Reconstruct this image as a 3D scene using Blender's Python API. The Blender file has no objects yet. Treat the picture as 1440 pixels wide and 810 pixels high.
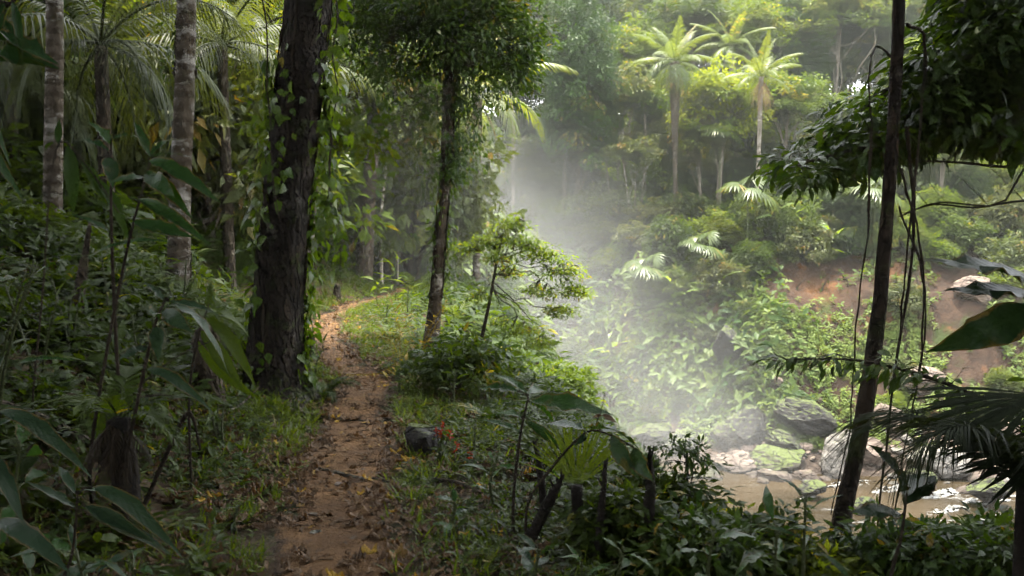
import bpy, bmesh, math
import numpy as np
from mathutils import Vector, Matrix

PI = math.pi
scene = bpy.context.scene
COL = scene.collection
F = 1247.0            # focal length in photo pixels (1440 wide)
CAMZ = 1.6
WATER = -9.4

def rg(seed): return np.random.default_rng(seed)
def nrm(a):
    a = np.asarray(a, float)
    return a / np.maximum(np.linalg.norm(a, axis=-1, keepdims=True), 1e-9)

# ------------------------------------------------------------------ noise
def _h(ix, iy, iz, s):
    n = (ix.astype(np.int64) * 374761393 + iy.astype(np.int64) * 668265263 + iz.astype(np.int64) * 2147483647 + s * 974634777) & 0xffffffff
    n = ((n ^ (n >> 13)) * 1274126177) & 0xffffffff
    n = n ^ (n >> 16)
    return (n & 0xffff) / 65535.0
def vnoise(x, y, z=0.0, s=0):
    x, y, z = np.broadcast_arrays(np.asarray(x, float), np.asarray(y, float), np.asarray(z, float))
    ix, iy, iz = np.floor(x), np.floor(y), np.floor(z)
    fx, fy, fz = x - ix, y - iy, z - iz
    fx = fx * fx * (3 - 2 * fx); fy = fy * fy * (3 - 2 * fy); fz = fz * fz * (3 - 2 * fz)
    r = 0
    for a in (0, 1):
        for b in (0, 1):
            for c in (0, 1):
                w = (fx if a else 1 - fx) * (fy if b else 1 - fy) * (fz if c else 1 - fz)
                r = r + w * _h(ix + a, iy + b, iz + c, s)
    return r * 2 - 1
def fbm(x, y, z=0.0, s=0, o=4):
    r, a, f = 0, 1.0, 1.0
    for i in range(o):
        r = r + a * vnoise(np.asarray(x) * f, np.asarray(y) * f, np.asarray(z) * f, s + i)
        a *= .5; f *= 2.03
    return r / 1.8
def sstep(a, b, x):
    t = np.clip((x - a) / (b - a), 0, 1)
    return t * t * (3 - 2 * t)

# ------------------------------------------------------------------ terrain
_PY = np.array([-40, -6, 0, 4.16, 5.39, 7.39, 8.67, 9.98, 11.7, 14.25, 16.6, 18.5, 21, 23.5, 26, 30, 36, 50, 90])
_PX = np.array([-.7, -.7, -.72, -.84, -1.05, -1.37, -1.44, -1.68, -2.30, -3.05, -3.58, -3.70, -3.55, -3.3, -3.1, -4, -7, -13, -22])
def _smooth_interp(y):
    y = np.asarray(y, float)
    r = 0
    for k, w in ((-.8, .2), (-.4, .2), (0, .2), (.4, .2), (.8, .2)):
        r = r + w * np.interp(y + k, _PY, _PX)
    return r
def path_x(y): return _smooth_interp(y) + .05 * np.sin(np.asarray(y) * 2.1)
def shore_y(x):
    x = np.asarray(x, float)
    return np.interp(x, [-60, -30, -10, 0, 7, 12, 22, 40, 90], [66, 58, 51, 47.5, 43.2, 40.6, 38.6, 36, 30]) + .7 * vnoise(x * .35, 3.3, s=5)
def terrain(x, y):
    x = np.asarray(x, float); y = np.asarray(y, float)
    d = x - path_x(y)
    s = np.maximum(-(d + .42), 0)
    zl = .48 * s - .18 * np.minimum(s, .5) + .012 * np.minimum(s, 12) ** 2
    zl = np.where(s > 10, zl * .75 + .25 * (4 + 1.2), zl)
    w = 1.7 + .05 * sstep(9, 5, y) + .25 * vnoise(y * .5, 1.7, s=9) - .4 * sstep(9, 14, y) * sstep(20, 15, y)
    e = np.maximum(d - .42, 0)
    t = np.maximum(d - w, 0)
    zr = -.07 * np.minimum(e, w) - np.where(t < 1., .62 * t * t, .62 + 1.24 * (t - 1.))
    near = np.where(d < 0, zl, zr)
    near = near + .10 * fbm(x * .6, y * .6, s=3) * sstep(.5, 1.6, np.abs(d)) + .03 * fbm(x * 2.6, y * 2.6, s=4) * sstep(.3, .7, np.abs(d))
    near = near - .035 * np.exp(-(d / .38) ** 2)
    near = np.maximum(near, -10.4)
    fd = (y - shore_y(x)) * .95
    n1 = fbm(x * .16, y * .16, s=21); n2 = fbm(x * .5, y * .5, s=22)
    f = fd + 1.3 * n1 * sstep(1, 6, fd)
    far = np.interp(f, [-9, -1, 0, 3.8, 6.4, 8.6, 12.5, 18, 40, 80, 300], [-10.6, -9.9, -9.35, -8.35, -5.4, -1.9, .9, 2.9, 8.0, 17, 40])
    far = far + .55 * n2 * sstep(1, 5, fd) + .35 * np.abs(fbm(x * .9, y * .35, s=24)) * sstep(2, 5, fd) * sstep(16, 11, fd)
    # a green rock spur leaning into the gorge below the cliff
    far = far + 3.0 * np.exp(-(((x - 13.5) / 2.6) ** 2 + ((y - 46.2) / 2.6) ** 2))
    return np.maximum(near, far)
def tz(x, y): return float(terrain(np.array([x]), np.array([y]))[0])
def tnormal(x, y):
    e = .15
    dx = (terrain(x + e, y) - terrain(x - e, y)) / (2 * e); dy = (terrain(x, y + e) - terrain(x, y - e)) / (2 * e)
    return nrm(np.stack([-dx, -dy, np.ones_like(dx)], -1))
def X(px, depth): return (px - 720) / F * depth
def Z(py, depth): return CAMZ + (330 - py) / F * depth
def W(px, py, depth): return np.array([X(px, depth), depth, Z(py, depth)])
def foot(px, depth):
    x = X(px, depth)
    return np.array([x, depth, tz(x, depth)])
def inview(x, y, z, m=160):
    y = np.maximum(y, .3)
    px = 720 + x / y * F; py = 330 - (z - CAMZ) / y * F
    return (px > -m) & (px < 1440 + m) & (py > -m) & (py < 810 + m * 1.6)

# ------------------------------------------------------------------ mesh container
class G:
    def __init__(self): self.V = []; self.Fq = []; self.t = []; self.lu = []; self.lv = []; self.n = 0
    def add(self, V, Fq, t=.5, lu=0., lv=0.):
        V = np.asarray(V, np.float32).reshape(-1, 3); k = len(V)
        self.V.append(V); self.Fq.append(np.asarray(Fq, np.int64).reshape(-1, 4) + self.n)
        for L, a in ((self.t, t), (self.lu, lu), (self.lv, lv)):
            L.append(np.broadcast_to(np.asarray(a, np.float32), (k,)).copy() if np.ndim(a) == 0 else np.asarray(a, np.float32).ravel())
        self.n += k
    def merge(self, g, off=(0, 0, 0)):
        if not g.n: return
        V, Fq, t, lu, lv = g.arr()
        self.add(V + np.asarray(off, np.float32), Fq, t, lu, lv)
    def arr(self):
        return np.concatenate(self.V), np.concatenate(self.Fq), np.concatenate(self.t), np.concatenate(self.lu), np.concatenate(self.lv)

def mesh_of(name, g, mat, smooth=True):
    V, Fq, t, lu, lv = g.arr()
    me = bpy.data.meshes.new(name)
    me.vertices.add(len(V)); me.vertices.foreach_set('co', V.ravel())
    me.loops.add(len(Fq) * 4); me.loops.foreach_set('vertex_index', Fq.ravel().astype(np.int32))
    me.polygons.add(len(Fq)); me.polygons.foreach_set('loop_start', np.arange(0, len(Fq) * 4, 4, dtype=np.int32))
    if smooth: me.polygons.foreach_set('use_smooth', np.ones(len(Fq), bool))
    for nm, a in (('tint', t), ('lu', lu), ('lv', lv)):
        at = me.attributes.new(nm, 'FLOAT', 'POINT'); at.data.foreach_set('value', a.astype(np.float32))
    me.materials.append(mat)
    me.update(calc_edges=True)
    return me
def obj(name, g, mat, parent=None, smooth=True, loc=None, kind=None, color=None):
    o = bpy.data.objects.new(name, g if isinstance(g, bpy.types.Mesh) else mesh_of(name, g, mat, smooth))
    COL.objects.link(o)
    if parent is not None: o.parent = parent
    if loc is not None: o.location = loc
    if kind: o['kind'] = kind
    if color: o.color = (*color, 1)
    return o
def tag(o, label, cat, group=None):
    o['label'] = label; o['category'] = cat
    if group: o['group'] = group
    return o
def thing(name, label, cat, loc=(0, 0, 0), rz=0, group=None):
    o = bpy.data.objects.new(name, None); o.empty_display_size = .2; COL.objects.link(o)
    o.location = [float(v) for v in loc]; o.rotation_euler = (0, 0, rz)
    return tag(o, label, cat, group)
def dup(root, loc, rz, sc, label, group=None, color=None, name=None):
    r = root.copy(); COL.objects.link(r)
    if name: r.name = name
    r.location = [float(v) for v in loc]; r.rotation_euler = (0, 0, rz)
    r.scale = (sc,) * 3 if np.ndim(sc) == 0 else sc
    r['label'] = label
    if group: r['group'] = group
    for ch in list(root.children):
        c = ch.copy(); COL.objects.link(c); c.parent = r
        if color and not ch.name.startswith('trunk'): c.color = (*color, 1)
    return r

# ------------------------------------------------------------------ shapes
def curve(pts, n=16):
    """Catmull-Rom through pts."""
    P = np.asarray(pts, float)
    if len(P) < 3:
        return P[0] + (P[-1] - P[0]) * np.linspace(0, 1, n)[:, None]
    Q = np.vstack([2 * P[0] - P[1], P, 2 * P[-1] - P[-2]])
    u = np.linspace(0, len(P) - 1 - 1e-6, n); i = u.astype(int); f = (u - i)[:, None]
    p0, p1, p2, p3 = Q[i], Q[i + 1], Q[i + 2], Q[i + 3]
    return .5 * (2 * p1 + (p2 - p0) * f + (2 * p0 - 5 * p1 + 4 * p2 - p3) * f ** 2 + (3 * p1 - p0 - 3 * p2 + p3) * f ** 3)
def tube(g, P, R, sides=7, t=.5, rough=0, seed=0, lobes=None):
    P = np.asarray(P, float); k = len(P)
    R = np.interp(np.linspace(0, 1, k), np.linspace(0, 1, len(R)), R) if np.ndim(R) else np.full(k, R)
    T = nrm(np.gradient(P, axis=0))
    a = np.array([1., 0, 0]) if abs(T[0][0]) < .8 else np.array([0, 1., 0])
    N = np.empty_like(T)
    for i in range(k):
        a = a - T[i] * (a @ T[i]); a = a / max(np.linalg.norm(a), 1e-9); N[i] = a
    B = np.cross(T, N)
    th = np.arange(sides) / sides * 2 * PI
    rr = R[:, None] * np.ones(sides)
    if rough:
        rr = rr * (1 + rough * fbm(np.cos(th)[None] * 1.6 + seed, np.sin(th)[None] * 1.6, (np.arange(k) * .35)[:, None] + seed, s=seed, o=3))
    if lobes is not None: rr = rr * lobes(np.linspace(0, 1, k)[:, None], th[None])
    V = P[:, None] + rr[..., None] * (np.cos(th)[None, :, None] * N[:, None] + np.sin(th)[None, :, None] * B[:, None])
    i = np.arange(k - 1)[:, None]; j = np.arange(sides)[None]; j2 = (j + 1) % sides
    Fq = np.stack([i * sides + j, i * sides + j2, (i + 1) * sides + j2, (i + 1) * sides + j], -1).reshape(-1, 4)
    V = V.reshape(-1, 3)
    if R[-1] > .004:      # close the end
        top = (k - 1) * sides
        V = np.vstack([V, P[-1] + T[-1] * R[-1] * .4]); c = len(V) - 1
        cap = np.array([[top + q, top + (q + 1) % sides, top + (q + 2) % sides, c] for q in range(0, sides - 1, 2)])
        Fq = np.vstack([Fq, cap])
    g.add(V, Fq, t, 0., np.concatenate([np.repeat(np.linspace(0, 1, k), sides), np.ones(len(V) - k * sides)]))

def leaf_t(n=3, w=.4, droop=.2, fold=.18, peak=.45, wave=0, tip=.02, seed=0, bend=0., nvar=0):
    t = np.linspace(0, 1, n + 1)
    a = math.log(.5) / math.log(peak)
    hw = w * .5 * np.maximum(np.sin(PI * t ** a), tip)
    V, lu, lv = [], [], []
    r = rg(seed)
    for i in range(n + 1):
        z = -droop * t[i] ** 2
        zz = fold * hw[i]
        b = bend * t[i] ** 2; e1, e2 = (1 - abs(wave) * r.uniform(0, 1.3)), (1 - abs(wave) * r.uniform(0, 1.3))
        V += [(b - hw[i] * e1, t[i], z + zz + wave * r.normal() * hw[i] * 1.6), (b, t[i], z), (b + hw[i] * e2, t[i], z + zz + wave * r.normal() * hw[i] * 1.6)]
        lu += [-1, 0, 1]; lv += [t[i]] * 3
    Fq = []
    for i in range(n):
        b = 3 * i
        Fq += [(b, b + 1, b + 4, b + 3), (b + 1, b + 2, b + 5, b + 4)]
    T = dict(V=np.array(V), F=np.array(Fq), lu=np.array(lu, float), lv=np.array(lv, float))
    if nvar: T['vars'] = [leaf_t(n, w * r.uniform(.8, 1.15), droop * r.uniform(.3, 1.7), fold * r.uniform(.4, 2.2), peak, wave * 1.3, tip, seed * 31 + q + 1, r.uniform(-.22, .22)) for q in range(nvar)]
    return T
def leaf_far(w=.45, droop=.15, fold=.1):
    V = np.array([(0, 0, 0), (-w / 2, .5, fold * w), (0, 1, -droop), (w / 2, .5, fold * w), (0, .5, -droop * .25)])
    return dict(V=V, F=np.array([(0, 4, 2, 1), (0, 3, 2, 4)]), lu=np.array([0, -1, 0, 1, 0.]), lv=np.array([0, .5, 1, .5, .5]))
FAR = leaf_far(); FARN = leaf_far(.3, .2); SMALL = leaf_t(2, .42, .15, .2); MED = leaf_t(4, .38, .28, .2); MEDW = leaf_t(4, .55, .22, .22, .4)
NARROW = leaf_t(4, .2, .35, .2); BIG = leaf_t(12, .32, .35, .22, .45, .11, nvar=7); BIGW = leaf_t(12, .48, .30, .2, .42, .11, nvar=7, seed=3); LANCE = leaf_t(10, .21, .38, .25, .42, .10, nvar=7, seed=5)
HEART = leaf_t(5, .72, .3, .15, .33)
def inst(g, T, pos, yd, up, s, t):
    pos = np.asarray(pos, float).reshape(-1, 3); M = len(pos)
    if not M: return
    if M == 1 and 'vars' in T: T = T['vars'][int(abs(pos.sum() * 7919.7)) % len(T['vars'])]
    y = nrm(np.broadcast_to(yd, (M, 3))); x = np.cross(y, np.broadcast_to(up, (M, 3)))
    bad = np.linalg.norm(x, axis=1) < 1e-4
    x[bad] = np.cross(y[bad], [1., .3, .1])
    x = nrm(x); z = np.cross(x, y)
    s = np.broadcast_to(np.asarray(s, float), (M,))[:, None, None]
    V = T['V']
    O = pos[:, None] + s * (V[None, :, :1] * x[:, None] + V[None, :, 1:2] * y[:, None] + V[None, :, 2:] * z[:, None])
    n = len(V)
    Fq = T['F'][None] + (np.arange(M) * n)[:, None, None]
    t = np.broadcast_to(np.asarray(t, float), (M,))
    g.add(O.reshape(-1, 3), Fq.reshape(-1, 4), np.repeat(t, n), np.tile(T['lu'], M), np.tile(T['lv'], M))
def inst_mesh(g, Ts, rng, pos, up, s, t):
    """copies of small ready-made sprigs (template arrays with their own tint) into one mesh"""
    pos = np.asarray(pos, float); M = len(pos); which = rng.integers(0, len(Ts), M)
    s = np.broadcast_to(np.asarray(s, float), (M,)); t = np.broadcast_to(np.asarray(t, float), (M,))
    yaw = rng.uniform(0, 2 * PI, M); up = nrm(up)
    yd = np.stack([np.cos(yaw), np.sin(yaw), np.zeros(M)], -1); yd = yd - up * (yd * up).sum(1, keepdims=True)
    yd = nrm(yd); xd = np.cross(yd, up)
    for k, T in enumerate(Ts):
        m = which == k; c = int(m.sum())
        if not c: continue
        V, Fq, tt, lu, lv = T
        O = pos[m][:, None] + s[m][:, None, None] * (V[None, :, :1] * xd[m][:, None] + V[None, :, 1:2] * yd[m][:, None] + V[None, :, 2:] * up[m][:, None])
        FF = Fq[None] + (np.arange(c) * len(V))[:, None, None]
        g.add(O.reshape(-1, 3), FF.reshape(-1, 4), np.clip(tt[None] - .5 + t[m][:, None], 0, 1).ravel(), np.tile(lu, c), np.tile(lv, c))
def randdir(rng, n, up=0., flat=1.):
    v = rng.normal(size=(n, 3)); v[:, 2] *= flat; v = nrm(v); v[:, 2] += up
    return nrm(v)

def sprig(rng, n=7, T=SMALL, h=1., L=.5, elev=.5, hang=False):
    g = G(); az = np.arange(n) * 2.4 + rng.uniform(0, 6)
    f = np.linspace(.05, 1, n) if not hang else np.linspace(0, 1, n)
    z = f * h * (-1 if hang else 1)
    pos = np.stack([rng.normal(0, .05, n), rng.normal(0, .05, n), z], -1)
    el = elev + rng.normal(0, .25, n)
    yd = np.stack([np.cos(az) * np.cos(el), np.sin(az) * np.cos(el), np.sin(el)], -1)
    inst(g, T, pos, yd, np.array([0, 0, 1.]) + rng.normal(0, .25, (n, 3)), L * rng.uniform(.6, 1.2, n), .5 + rng.normal(0, .14, n))
    return g.arr()
def pinnate(g, rng, base, az, L, elev, curl, n=26, ll=.5, lw=.05, droop=.5, t=.5, rach=.02, petiole=.12, seg=3, twist=0., rg_=None, vee=.25, side=0.):
    """one feather frond added to g; rg_ takes the rachis when given"""
    k = 15; u = np.linspace(0, 1, k)
    el = elev - curl * u ** 1.25
    st = L / (k - 1)
    az_ = az + side * u ** 1.5
    d = np.stack([np.cos(az_) * np.cos(el), np.sin(az_) * np.cos(el), np.sin(el)], -1)
    P = base + np.vstack([[0, 0, 0], np.cumsum(d[:-1] * st, axis=0)])
    tube(rg_ if rg_ is not None else g, P, [rach, rach * .65, rach * .2], 5, t * .6 + .35)
    f = np.linspace(petiole, 1, n)
    C = np.stack([np.interp(f, u, P[:, i]) for i in range(3)], -1)
    T = nrm(np.stack([np.interp(f, u, d[:, i]) for i in range(3)], -1))
    S = nrm(np.cross(T, np.broadcast_to([0, 0, 1.], T.shape) + 1e-3)); Nn = np.cross(S, T)
    prof = ll * (.30 + .70 * np.sin(PI * np.clip(f * .86 + .10, 0, 1)))
    for sd in (-1, 1):
        a = np.radians(np.linspace(62, 22, n)) + rng.normal(0, .07, n)
        dr = sd * S * np.sin(a)[:, None] + T * np.cos(a)[:, None] + Nn * (vee + rng.normal(0, .06, n))[:, None]
        dr = nrm(dr)
        ln = prof * rng.uniform(.88, 1.08, n)
        w = lw * (.7 + .3 * np.sin(PI * f))
        rows = []
        for q in range(seg + 1):
            s = q / seg
            c = C + dr * (ln * s)[:, None]; c[:, 2] -= droop * ln * s * s
            hw = w * (.55, 1., .75, .06)[q if seg == 3 else (0, 1, 3)[q]]
            rows += [c + T * hw[:, None] * .5, c - T * hw[:, None] * .5]
        V = np.stack(rows, 1); nv = V.shape[1]
        Fq = np.array([(2 * q, 2 * q + 1, 2 * q + 3, 2 * q + 2) for q in range(seg)])
        FF = Fq[None] + (np.arange(n) * nv)[:, None, None]
        tt = np.clip(t + rng.normal(0, .10, n), 0, 1)
        g.add(V.reshape(-1, 3), FF.reshape(-1, 4), np.repeat(tt, nv), 0., np.repeat(f, nv))
    return P
def fan(g, rng, c, d, up, R, n=22, span=4.6, t=.5, w=.16, droop=.2):
    """one palmate leaf: pleated blades radiating from c"""
    d = nrm(d); S = nrm(np.cross(d, up)); U = np.cross(S, d)
    a = np.linspace(-span / 2, span / 2, n) + rng.normal(0, .03, n)
    dr = np.cos(a)[:, None] * d + np.sin(a)[:, None] * S
    pr = np.cross(np.broadcast_to(U, dr.shape), dr)
    ln = R * (.72 + .28 * np.cos(a * .5)) * rng.uniform(.9, 1.05, n)
    rows = []
    for s, hw in ((.03, .02), (.4, .8), (.7, 1.), (1, .08)):
        m = c + dr * (ln * s)[:, None] + U * .02 * R
        m[:, 2] -= droop * ln * s * s
        hw = hw * w * R * .5
        rows += [m + pr * hw, m - pr * hw]
    V = np.stack(rows, 1)
    Fq = np.array([(2 * q, 2 * q + 1, 2 * q + 3, 2 * q + 2) for q in range(3)])
    g.add(V.reshape(-1, 3), (Fq[None] + (np.arange(n) * 8)[:, None, None]).reshape(-1, 4), np.repeat(np.clip(t + rng.normal(0, .1, n), 0, 1), 8), 0., np.tile([0, 0, .4, .4, .7, .7, 1, 1], n))

def crown(rng, wood, leaf, stem, C, R, nlimb, nclump, nleaf, clump, L, T=FAR, droop=.4, limb_r=.1, shell=.45, lo=-.25, sides=5, tvar=.18, twig_r=None, upn=.5, wood_t=.5, start=.35, fl=.45):
    """limbs from stem into an ellipsoid, twigs to clumps, leaves round each clump"""
    C = np.asarray(C, float); R = np.asarray(R, float); stem = np.asarray(stem, float)
    samples = [stem[int(len(stem) * .6):]]
    for i in range(nlimb):
        az = i * 2.4 + rng.uniform(-.4, .4); el = rng.uniform(lo, 1.1)
        tgt = C + R * np.array([math.cos(az) * math.cos(el), math.sin(az) * math.cos(el), math.sin(el)]) * rng.uniform(.55, .85)
        f = np.clip(start + (1 - start) * (i + .5) / nlimb + rng.normal(0, .05), 0, .98); s = stem[int(f * (len(stem) - 1))]
        mid = s + (tgt - s) * .5 + rng.normal(0, .10, 3) * np.linalg.norm(tgt - s) + np.array([0, 0, .08]) * np.linalg.norm(tgt - s)
        P = curve([s, mid, tgt], 9)
        P[1:-1] += rng.normal(0, .02, (7, 3)) * np.linalg.norm(tgt - s)
        tube(wood, P, [limb_r * (1.1 - .5 * f), limb_r * .55, limb_r * .22], sides, wood_t)
        samples.append(P[3:])
    S = np.vstack(samples)
    d = randdir(rng, nclump); d[:, 2] = np.where(d[:, 2] < lo, np.abs(d[:, 2]) * .6, d[:, 2])
    rad = rng.uniform(0, 1, nclump) ** shell
    cc = C + d * R * rad[:, None]
    cc += .18 * R * rng.normal(size=(nclump, 3)) * .6
    tw = twig_r or limb_r * .14
    ct = np.clip(.5 + rng.normal(0, tvar, nclump), .05, .95)
    for i in range(nclump):
        j = np.argmin(((S - cc[i]) ** 2).sum(1)); a = S[j]; b = cc[i]
        m = (a + b) / 2 + rng.normal(0, .08, 3) * np.linalg.norm(b - a) + [0, 0, .05 * np.linalg.norm(b - a)]
        tube(wood, curve([a, m, b], 5), [tw * 1.3, tw * .5], 4, wood_t)
    M = nclump * nleaf
    ci = np.repeat(np.arange(nclump), nleaf)
    off = rng.normal(size=(M, 3)); off = nrm(off) * (rng.uniform(0, 1, M) ** fl)[:, None]
    sc = rng.uniform(.7, 1.25, nclump)[ci][:, None]
    off = off * np.array([clump[0], clump[0], clump[1]]) * sc
    p = cc[ci] + off
    yd = nrm(off * [1, 1, .6]) + rng.normal(0, .5, (M, 3)) + nrm(cc - C)[ci] * .3; yd = nrm(yd); yd[:, 2] -= droop
    up = np.array([0, 0, 1.]) + rng.normal(0, upn, (M, 3))
    inst(leaf, T, p, yd, up, L * rng.uniform(.65, 1.3, M), np.clip(ct[ci] + rng.normal(0, .12, M), 0, 1))

def rock_mesh(name, rng, scale, mat, planes=9, sub=4, depth=.72, rough=.05, tilt=None):
    bm = bmesh.new(); bmesh.ops.create_icosphere(bm, subdivisions=sub, radius=1)
    V = np.array([v.co[:] for v in bm.verts])
    N = randdir(rng, planes + 6)
    for i, n in enumerate(N):
        d = depth * rng.uniform(.8, 1.15) * (1 if i < planes else 1.16); k = np.maximum(V @ n - d, 0); V = V - k[:, None] * n
    o = rng.uniform(0, 50)
    rid = 1 - np.abs(fbm(V[:, 0] * 2.2 + o, V[:, 1] * 2.2, V[:, 2] * 2.2, s=13))
    V = V * (1 + rough * 1.8 * fbm(V[:, 0] * 1.7 + o, V[:, 1] * 1.7, V[:, 2] * 1.7, s=3) + rough * 1.1 * fbm(V[:, 0] * 5 + o, V[:, 1] * 5, V[:, 2] * 9, s=7, o=5) - rough * 1.5 * np.clip(rid - .82, 0, 1) * 4)[:, None]
    V = V * np.asarray(scale)
    if tilt is not None:
        Rm = np.array(tilt.to_matrix()); V = V @ Rm.T
    for v, c in zip(bm.verts, V): v.co = c
    for f in bm.faces: f.smooth = sub < 5
    me = bpy.data.meshes.new(name); bm.to_mesh(me); bm.free(); me.materials.append(mat)
    return me
# ------------------------------------------------------------------ materials
class N:
    def __init__(self, name):
        self.m = bpy.data.materials.new(name); self.m.use_nodes = True
        self.t = self.m.node_tree; self.t.nodes.clear()
        self.out = self.t.nodes.new('ShaderNodeOutputMaterial')
    def n(self, typ, **kw):
        nd = self.t.nodes.new(typ); ins = kw.pop('ins', {})
        for k, v in kw.items(): setattr(nd, k, v)
        for k, v in ins.items(): self.set(nd.inputs[k], v)
        return nd
    def set(self, sock, v):
        if isinstance(v, bpy.types.NodeSocket): self.t.links.new(v, sock)
        elif isinstance(v, (tuple, list)) and len(v) == 3 and sock.type == 'RGBA': sock.default_value = (*v, 1)
        else: sock.default_value = v
    def attr(self, name): return self.n('ShaderNodeAttribute', attribute_name=name).outputs['Fac']
    def math(self, op, a, b=0., c=None, clamp=False):
        nd = self.n('ShaderNodeMath', operation=op, use_clamp=clamp); self.set(nd.inputs[0], a); self.set(nd.inputs[1], b)
        if c is not None: self.set(nd.inputs[2], c)
        return nd.outputs[0]
    def mix(self, f, a, b, mode='MIX'):
        nd = self.n('ShaderNodeMix', data_type='RGBA', blend_type=mode)
        self.set(nd.inputs['Factor'], f); self.set(nd.inputs['A'], a); self.set(nd.inputs['B'], b)
        nd.clamp_factor = True
        return nd.outputs['Result']
    def ramp(self, f, lo, hi):
        nd = self.n('ShaderNodeMapRange', interpolation_type='SMOOTHSTEP'); self.set(nd.inputs[0], f)
        nd.inputs[1].default_value = lo; nd.inputs[2].default_value = hi
        return nd.outputs[0]
    def noise(self, scale, detail=4, rough=.55, co=None, stretch=None, dist=0.):
        nd = self.n('ShaderNodeTexNoise', ins={'Scale': scale, 'Detail': detail, 'Roughness': rough, 'Distortion': dist})
        co = co or self.n('ShaderNodeTexCoord').outputs['Object']
        if stretch:
            mp = self.n('ShaderNodeMapping', ins={'Scale': stretch}); self.set(mp.inputs[0], co); co = mp.outputs[0]
        self.set(nd.inputs['Vector'], co)
        return nd.outputs['Fac']
    def voro(self, scale, co=None, feature='F1', stretch=None):
        nd = self.n('ShaderNodeTexVoronoi', feature=feature, ins={'Scale': scale})
        co = co or self.n('ShaderNodeTexCoord').outputs['Object']
        if stretch:
            mp = self.n('ShaderNodeMapping', ins={'Scale': stretch}); self.set(mp.inputs[0], co); co = mp.outputs[0]
        self.set(nd.inputs['Vector'], co)
        return nd.outputs['Distance']
    def bump(self, h, strength=.5, dist=.02):
        return self.n('ShaderNodeBump', ins={'Strength': strength, 'Distance': dist, 'Height': h}).outputs[0]
    def princ(self, col, rough=.6, normal=None, spec=.3):
        p = self.n('ShaderNodeBsdfPrincipled', ins={'Base Color': col, 'Roughness': rough, 'Specular IOR Level': spec})
        if normal is not None: self.set(p.inputs['Normal'], normal)
        return p.outputs[0]
    def done(self, sh): self.t.links.new(sh, self.out.inputs['Surface']); return self.m
    def math_vec(self, pos, k):
        nz = k.n('ShaderNodeTexNoise', ins={'Scale': 1.1, 'Detail': 5.}); k.set(nz.inputs['Vector'], pos); a = k.n('ShaderNodeVectorMath', operation='ADD'); k.set(a.inputs[0], pos); k.set(a.inputs[1], nz.outputs['Color']); return a.outputs[0]
    def gpos(self): return self.n('ShaderNodeNewGeometry').outputs['Position']

def leaf_mat(name, a, b, trans=.38, rough=.5, spec=.22, veins=0., old=None, tr=(1.5, 1.42, .36)):
    k = N(name); t = k.attr('tint')
    c = k.mix(t, a, b)
    if old is not None: c = k.mix(k.ramp(t, .86, .97), c, old)
    if veins:
        lu, lv = k.attr('lu'), k.attr('lv')
        au = k.math('ABSOLUTE', lu)
        mid = k.math('SUBTRACT', 1., k.ramp(au, .02, .10))
        w = k.math('SINE', k.math('MULTIPLY', k.math('SUBTRACT', lv, k.math('MULTIPLY', au, .16)), 75.))
        side = k.math('MULTIPLY', k.ramp(w, .72, 1.), .55)
        f = k.math('MULTIPLY', k.math('MAXIMUM', mid, side), veins)
        c = k.mix(f, c, tuple(min(1, q * 1.8 + .03) for q in b))
        blot = k.ramp(k.noise(7., 3), .60, .74)
        c = k.mix(k.math('MULTIPLY', blot, .6), c, (.09, .07, .025))
        c = k.mix(k.math('MULTIPLY', k.ramp(k.math('ADD', au, k.math('MULTIPLY', k.noise(16., 4), .7)), 1.12, 1.32), .7), c, (.13, .085, .03))
        c = k.mix(k.math('MULTIPLY', k.ramp(k.noise(28., 4), .5, .7), .35), c, a)
    oi = k.n('ShaderNodeObjectInfo')
    c = k.mix(1., c, oi.outputs['Color'], 'MULTIPLY')
    ct = k.mix(1., c, tr, 'MULTIPLY')
    nb = k.bump(k.math('SINE', k.math('MULTIPLY', k.math('SUBTRACT', k.attr('lv'), k.math('MULTIPLY', k.math('ABSOLUTE', k.attr('lu')), .16)), 75.)), .10, .003) if veins else None
    p = k.princ(c, rough, nb, spec)
    tl = k.n('ShaderNodeBsdfTranslucent', ins={'Color': ct}).outputs[0]
    mx = k.n('ShaderNodeMixShader', ins={0: trans}); k.set(mx.inputs[1], p); k.set(mx.inputs[2], tl)
    return k.done(mx.outputs[0])

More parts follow.
